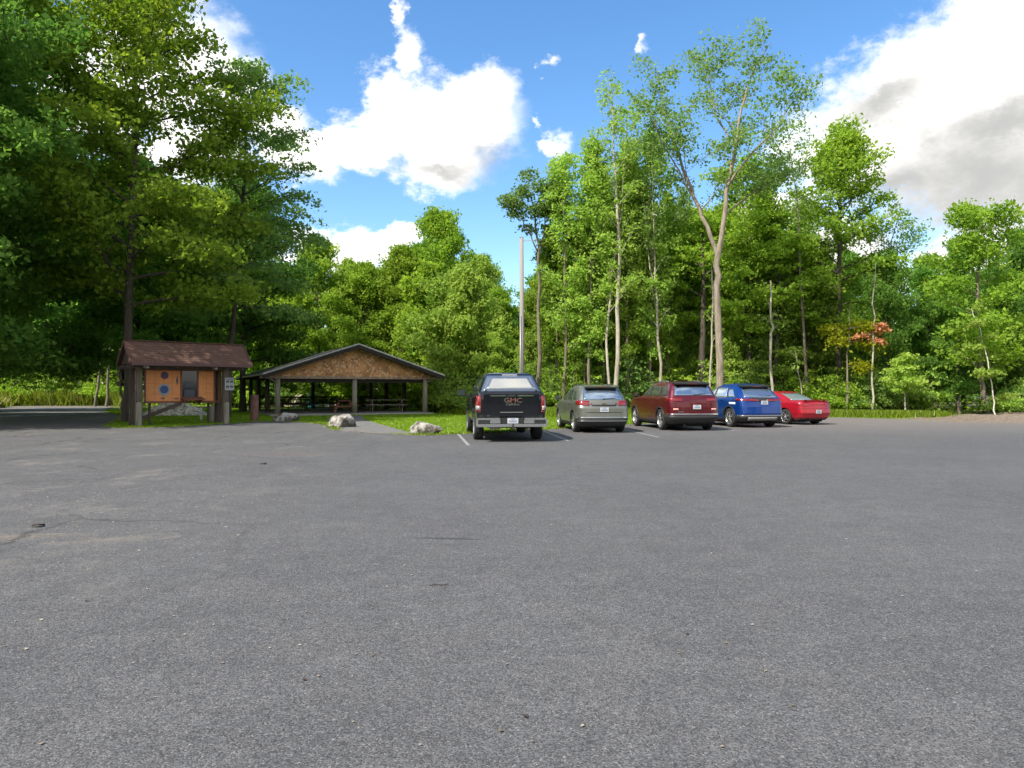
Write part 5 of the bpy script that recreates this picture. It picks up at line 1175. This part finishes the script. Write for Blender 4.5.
# maroon SUV
paint_maroon = paint('maroon_paint', (.09, .005, .010), .35)
car = place('suv', 695.5, 26.4, 8.5, 4.9, 'maroon SUV with chrome bumper strip parked between the grey green SUV and the blue SUV', 'SUV')
JP = dict(L=4.90, W=1.97, H=1.80, r=.385, ry=1.02, wb=2.964, paint=paint_maroon, style=(5, False), bow=.08,
  keys=[(.25, .20, 4.6, .86, .25, .4), (.38, .05, 4.8, .94, .26, .4), (.56, .0, 4.88, .98, .26, .4), (.85, .02, 4.90, .985, .25, .4), (1.02, .04, 4.86, .98, .24, .4), (1.12, .06, 4.75, .965, .24, .4), (1.17, .08, 4.2, .95, .22, .35), (1.20, .10, 3.75, .94, .22, .3), (1.24, .12, 3.6, .915, .22, .3),
        (1.45, .24, 3.22, .84, .20, .3), (1.62, .36, 2.9, .77, .2, .3), (1.72, .50, 2.65, .71, .2, .3), (1.765, .66, 2.4, .64, .2, .3), (1.795, .95, 2.1, .5, .2, .2), (1.80, 1.2, 1.9, .3, .1, .1)],
  glass=(1.27, 1.60), gw=(.73, .63), side=[(.50, .80, 1.10, 1.20, 1.26, 1.60), (1.24, 1.34, 2.26, 2.26, 1.25, 1.62), (2.34, 2.34, 3.42, 3.0, 1.25, 1.62)],
  lamps=[(1.06, 1.16, .46, .42, 1.08, 1.19, mat('dark_red_lens', (.16, .004, .008), .12, coat=.6)), ], handles=[1.5, 2.62], hz=1.12, doors=[2.3, 1.18], hl=(.9, 1.02), my=3.42, mz=1.27, ws=(1.25, 1.63),
  bumper=[(.255, .56, .62, blackpl, .016), (.585, .62, .30, chrome, .014)], bands=[(.74, .752, .70, blackpl, .007, 'tailgate_seam')],
  spoiler=(.26, 1.70, .66, blackpl), plate=(.86, .3), px=.06, rail=.60, rry=(.95, 3.0), rail_mat=mat('satin_silver', (.6, .6, .6), .3, metal=.9))
S = suv(car, JP)
for sg in (-1, 1): add(car, S, 'reflector', mat('pale_reflector', (.70, .35, .30), .2), .75, .81, ('x', sg * .80), ('x', sg * .62), off=.016, nz=2, nu=6)
text(car, 'Jeep', (-.56, -.008, .70), .11, chrome)

# blue SUV
paint_blue = paint('bright_blue_paint', (.002, .035, .19), .35)
car = place('suv', 764, 28.6, 13, 4.78, 'bright blue SUV parked between the maroon SUV and the red sedan', 'SUV')
ED = dict(sglass=film('pale_side_glass', (.62, .66, .64), .8, .08), L=4.78, W=1.93, H=1.73, r=.375, ry=.98, wb=2.85, paint=paint_blue, style=(5, True), bow=.12,
  keys=[(.24, .20, 4.5, .84, .25, .4), (.36, .06, 4.7, .92, .3, .45), (.56, .0, 4.77, .96, .3, .5), (.82, .03, 4.78, .965, .3, .5), (.98, .06, 4.70, .955, .28, .5), (1.06, .08, 4.45, .945, .28, .45), (1.12, .11, 3.75, .925, .26, .4), (1.17, .16, 3.55, .90, .26, .35),
        (1.30, .30, 3.25, .85, .24, .3), (1.48, .52, 2.85, .765, .22, .3), (1.60, .70, 2.55, .70, .2, .3), (1.68, .90, 2.3, .63, .2, .3), (1.725, 1.2, 2.0, .48, .2, .2), (1.73, 1.4, 1.9, .3, .1, .1)],
  glass=(1.18, 1.55), gw=(.72, .58), side=[(.66, 1.0, 1.16, 1.3, 1.19, 1.50), (1.28, 1.42, 2.24, 2.24, 1.17, 1.55), (2.32, 2.32, 3.36, 2.9, 1.17, 1.55)],
  lamps=[(1.03, 1.10, .16, .55, 1.06, 1.14, redlens)], handles=[1.55, 2.6], hz=1.05, doors=[2.28, 1.16], hl=(.78, .95), my=3.35, mz=1.2, ws=(1.18, 1.55),
  bumper=[(.245, .46, .55, blackpl, .016), (.47, .50, .40, mat('satin_silver', (.6, .6, .6), .3, metal=.9), .018)], bands=[(.30, .42, .62, mat('bumper_grey', (.22, .22, .21), .5), .03, 'skid_plate'), (1.02, 1.17, .5, blackpl, .010, 'garnish')],
  spoiler=(.52, 1.615, .64, blackpl), plate=(.98, .3), px=.05)
S = suv(car, ED)
add(car, S, 'side_highlight', mat('pale_highlight', (.55, .63, .75), .3), .90, .99, ('y', .52, -1), ('y', .98, -1), off=.006, nz=2)  # pale strip painting a reflection onto the left side

# red sedan
paint_red = paint('bright_red_paint', (.36, .008, .02), .3)
car = place('sedan', 818.5, 31.0, 22, 4.7, 'bright red sedan at the right end of the row of parked vehicles', 'car')
L, W, H = 4.75, 1.80, 1.42; r = .33
K = [(.20, .22, 4.4, .76, .25, .4), (.32, .06, 4.6, .85, .3, .45), (.50, .0, 4.73, .895, .3, .5), (.68, .03, 4.75, .90, .3, .5), (.80, .05, 4.66, .895, .28, .5), (.88, .07, 4.3, .885, .26, .5), (.95, .10, 3.75, .87, .26, .4), (.99, .14, 3.45, .84, .24, .35), (1.01, .55, 3.35, .80, .24, .35), (1.02, .80, 3.3, .79, .24, .3),
     (1.15, 1.10, 3.0, .71, .22, .3), (1.28, 1.45, 2.65, .63, .2, .3), (1.36, 1.72, 2.45, .56, .2, .3), (1.40, 1.86, 2.36, .48, .1, .1), (1.415, 1.95, 2.3, .36, .08, .08)]
S = Shell(K, .13, .32, .06, L); wh = [(s * (W / 2 - .03), y) for s in (-1, 1) for y in (1.02, 3.74)]
common(car, S, wh, r, .21, paint_red, (7, False), paint_red, L=L, under=.17)
add(car, S, 'rear_window', mat('pale_rear_glass', (.40, .50, .50), .08, metal=.7), 1.04, 1.33, lambda t: ('x', -(.60 - .12 * t)), lambda t: ('x', .60 - .12 * t), nu=14)
for sg in (-1, 1):
    add(car, S, 'side_window', glass_dark, 1.03, 1.31, lambda t: ('y', 1.50 + .42 * t, sg), lambda t: ('y', 2.16 - .02 * t, sg))
    add(car, S, 'side_window', glass_dark, 1.02, 1.31, lambda t: ('y', 2.22, sg), lambda t: ('y', 3.05 - .5 * t, sg))
    add(car, S, 'tail_lamp', mat('deep_red_lens', (.24, .006, .012), .1, coat=.6), .79, .90, ('x', sg * .42), ('y', .36, sg), off=.012, nu=12, z0b=.82, z1b=.90)
    add(car, S, 'door_seam', blackpl, .30, .98, ('y', 2.2, sg), ('y', 2.212, sg), off=.0035, nu=1); add(car, S, 'door_seam', blackpl, .45, .98, ('y', 1.36, sg), ('y', 1.372, sg), off=.0035, nu=1)
    add(car, S, 'headlamp', clearlens, .62, .76, ('f', sg * .74), ('f', sg * .42), off=.01)
    for yy in (1.52, 2.4):
        P = S.P(.86, S.u(.86, ('y', yy, sg))); b = MB(); b.box((P.x + sg * .02, yy, .86), (.03, .16, .03), bev=.01); b.build('door_handle', paint_red, car)
    mirror(car, sg * .84, 3.0, 1.02, paint_red)
add(car, S, 'windscreen', glass_dark, 1.03, 1.33, ('f', .55), ('f', -.55), nu=14)
add(car, S, 'bumper_seam', blackpl, .695, .703, ('y', .55, -1), ('y', .55, 1), off=.004, nu=30, nz=1)
add(car, S, 'rear_bumper_cladding', blackpl, .205, .27, ('y', .4, -1), ('y', .4, 1), off=.012, nu=24, nz=2)
add(car, S, 'garnish', mat('deep_red_lens', (.24, .006, .012)), .84, .87, ('x', -.40), ('x', .40), off=.012, nz=2)
P = S.P(.56, 0); plate(car, 0, P.y - .022, .56)
b = MB(); b.add([(-.66, .10, 1.045), (.66, .10, 1.045), (.64, .27, 1.06), (-.64, .27, 1.06), (-.66, .12, 1.025), (.66, .12, 1.025), (.64, .26, 1.035), (-.64, .26, 1.035)], [(0, 1, 2, 3), (4, 7, 6, 5), (0, 4, 5, 1), (1, 5, 6, 2), (2, 6, 7, 3), (3, 7, 4, 0)])
for s in (-.5, .5): b.box((s, .19, 1.01), (.05, .10, .05))
b.build('spoiler', paint_red, car)

# black pickup with cap
paint_black = paint('black_navy_paint', (.002, .0025, .006), .1)
car = place('pickup_truck', 511.8, 20.9, 6.5, 5.85, 'black pickup truck with glass backed bed cap, left end of the parked vehicles', 'pickup truck')
L, W, H = 5.85, 2.06, 1.97; r = .41
K = [(.50, .14, 5.6, .95, .12, .3), (.62, .10, 5.75, 1.0, .12, .35), (.80, .08, 5.83, 1.02, .12, .4), (1.05, .09, 5.85, 1.03, .12, .4), (1.20, .10, 5.80, 1.02, .12, .4), (1.27, .11, 5.5, 1.01, .11, .4), (1.31, .12, 4.6, 1.0, .11, .35), (1.36, .13, 4.35, .98, .11, .3), (1.39, .18, 4.28, .945, .10, .3),
     (1.43, .20, 4.2, .915, .10, .3), (1.65, .38, 3.85, .835, .10, .25), (1.84, .53, 3.5, .755, .10, .25), (1.92, .62, 3.3, .70, .12, .25), (1.955, .75, 3.15, .62, .12, .2), (1.97, .95, 2.9, .45, .1, .1)]
S = Shell(K, .03, .25, .035, L); wh = [(s * (W / 2 - .02), y) for s in (-1, 1) for y in (1.20, 4.90)]
common(car, S, wh, r, .28, paint_black, (6, False), paint_black, L=L, under=.42, rimc=alloy, rimr=.62)
cw0, cw1 = .80, .60
fr = add(car, S, 'cap_window_frame', mat('cap_frame_blue_grey', (.10, .13, .19), .25, metal=.3, coat=.6), 1.42, 1.88, lambda t: ('x', -(cw0 + .055 + (cw1 - cw0) * t)), lambda t: ('x', cw0 + .055 + (cw1 - cw0) * t), off=.008, nu=14)
add(car, S, 'cap_rear_window', glass_cap, 1.49, 1.83, lambda t: ('x', -(cw0 - .08 + (cw1 - cw0) * t)), lambda t: ('x', cw0 - .08 + (cw1 - cw0) * t), off=.02, nu=14)
for sg in (-1, 1):
    add(car, S, 'cap_side_window', glass_dark, 1.46, 1.80, lambda t: ('y', .75 + .2 * t, sg), lambda t: ('y', 1.95, sg)); add(car, S, 'side_window', glass_dark, 1.42, 1.82, lambda t: ('y', 2.30, sg), lambda t: ('y', 3.10, sg)); add(car, S, 'side_window', glass_dark, 1.42, 1.82, lambda t: ('y', 3.18, sg), lambda t: ('y', 4.02 - .62 * t, sg))
    for yy, z1 in ((2.13, 1.9), (3.14, 1.4), (2.28, 1.4)): add(car, S, 'door_seam', darkin, .56, z1, ('y', yy, sg), ('y', yy + (.03 if z1 > 1.5 else .014), sg), off=.004, nu=1)
    lam = add(car, S, 'tail_lamp', redlens, .84, 1.30, ('x', sg * .86), ('y', .30, sg), off=.014, nu=8); add(lam, S, 'reverse_lamp', clearlens, .90, 1.02, ('x', sg * .885), ('x', sg * 1.0), off=.024, nu=4, nz=2)
    add(car, S, 'rocker_panel', blackpl, .505, .58, ('y', 1.8, sg), ('y', 4.3, sg), off=.012)
    add(car, S, 'headlamp', clearlens, 1.0, 1.15, ('f', sg * .92), ('f', sg * .6), off=.01)
    mirror(car, sg * 1.0, 4.05, 1.34, blackpl, 1.5)
    for yy in (2.5, 3.4):
        P = S.P(1.22, S.u(1.22, ('y', yy, sg))); b = MB(); b.box((P.x + sg * .02, yy, 1.22), (.03, .2, .035), bev=.01); b.build('door_handle', chrome, car)
    b = MB(); b.box((sg * .86, 1.72, .42), (.26, .02, .42), bev=.005); b.build('mud_flap', blackpl, car)
arch_trim(car, S, wh, r, paint_black, .05)
add(car, S, 'windscreen', glass_dark, 1.42, 1.84, ('f', .70), ('f', -.70), nu=14)
b = MB(); b.box((0, .088, 1.03), (1.58, .03, .64), bev=.012); tg = b.build('tailgate', paint_black, car)
b = MB(); b.box((-.38, .066, 1.305), (.46, .018, .03), bev=.006); b.box((.40, .066, 1.305), (.46, .018, .03), bev=.006); b.build('tailgate_trim', chrome, tg)
b = MB(); b.box((0, .064, 1.30), (.24, .03, .07), bev=.012); b.build('handle', blackpl, tg)
b = MB(); b.box((0, .067, .835), (.66, .015, .025), bev=.006); b.build('tailgate_lighter_crease', mat('satin_trim', (.35, .36, .35)), tg)  # tailgate crease, its lighter look put in by a satin colour
text(tg, 'GMC', (.04, .064, 1.17), .19, chrome, sx=1.25); text(tg, 'GMC', (.04, .0585, 1.17), .135, mat('emblem_red', (.16, .012, .012), .3), 'emblem_face', sx=1.28); text(tg, 'SIERRA', (.03, .066, 1.055), .085, chrome, sx=1.5); text(tg, 'SLE', (-.66, .066, .74), .05, chrome)
b = MB(); b.box((0, .745, 1.935), (.40, .03, .03), bev=.005); b.box((0, .60, 1.905), (.44, .03, .022), bev=.004); b.build('cap_brake_lamp', mat('pale_lamp', (.6, .6, .62), .3), car)
for s in (-1, 1): b = MB(); b.lathe([(0, -.02), (.025, -.02), (.025, .02), (0, .02)], (s * .72, .215, 1.46), 'X', 10); b.build('cap_latch', blackpl, car)
# bumper
b = MB(); b.box((0, -.04, .475), (2.02, .24, .085), bev=.025)
for s in (-1, 1):
    b.box((s * .66, -.03, .655), (.66, .22, .06), bev=.02); b.box((s * .98, -.02, .56), (.05, .2, .22), bev=.02); b.box((s * .48, -.035, .575), (.30, .21, .14), bev=.03)
bp = b.build('rear_bumper', chrome, car)
b = MB()
for s in (-1, 1): b.box((s * .79, -.045, .568), (.32, .2, .12), bev=.02)
b.box((.0, -.01, .60), (.66, .17, .16), bev=.02); b.box((0, -.12, .522), (1.9, .07, .014), bev=.003); b.build('bumper_step_pad', blackpl, bp)
plate(car, .02, -.105, .60, .31, .155)
b = MB(); b.box((.02, -.06, .40), (.09, .34, .09), bev=.01); b.lathe([(.018, 0), (.018, .06), (.03, .09), (0, .115)], (.02, -.2, .43), 'Z', 12); b.build('hitch_receiver', blackpl, car)
b = MB(); b.tube([(.5, .1, .36), (.5, .8, .36)], .04, 10); b.box((-.45, .35, .40), (.35, .3, .10), bev=.04); b.build('exhaust', mat('pale_spare_steel', (.40, .36, .30), .5, metal=.4), car)
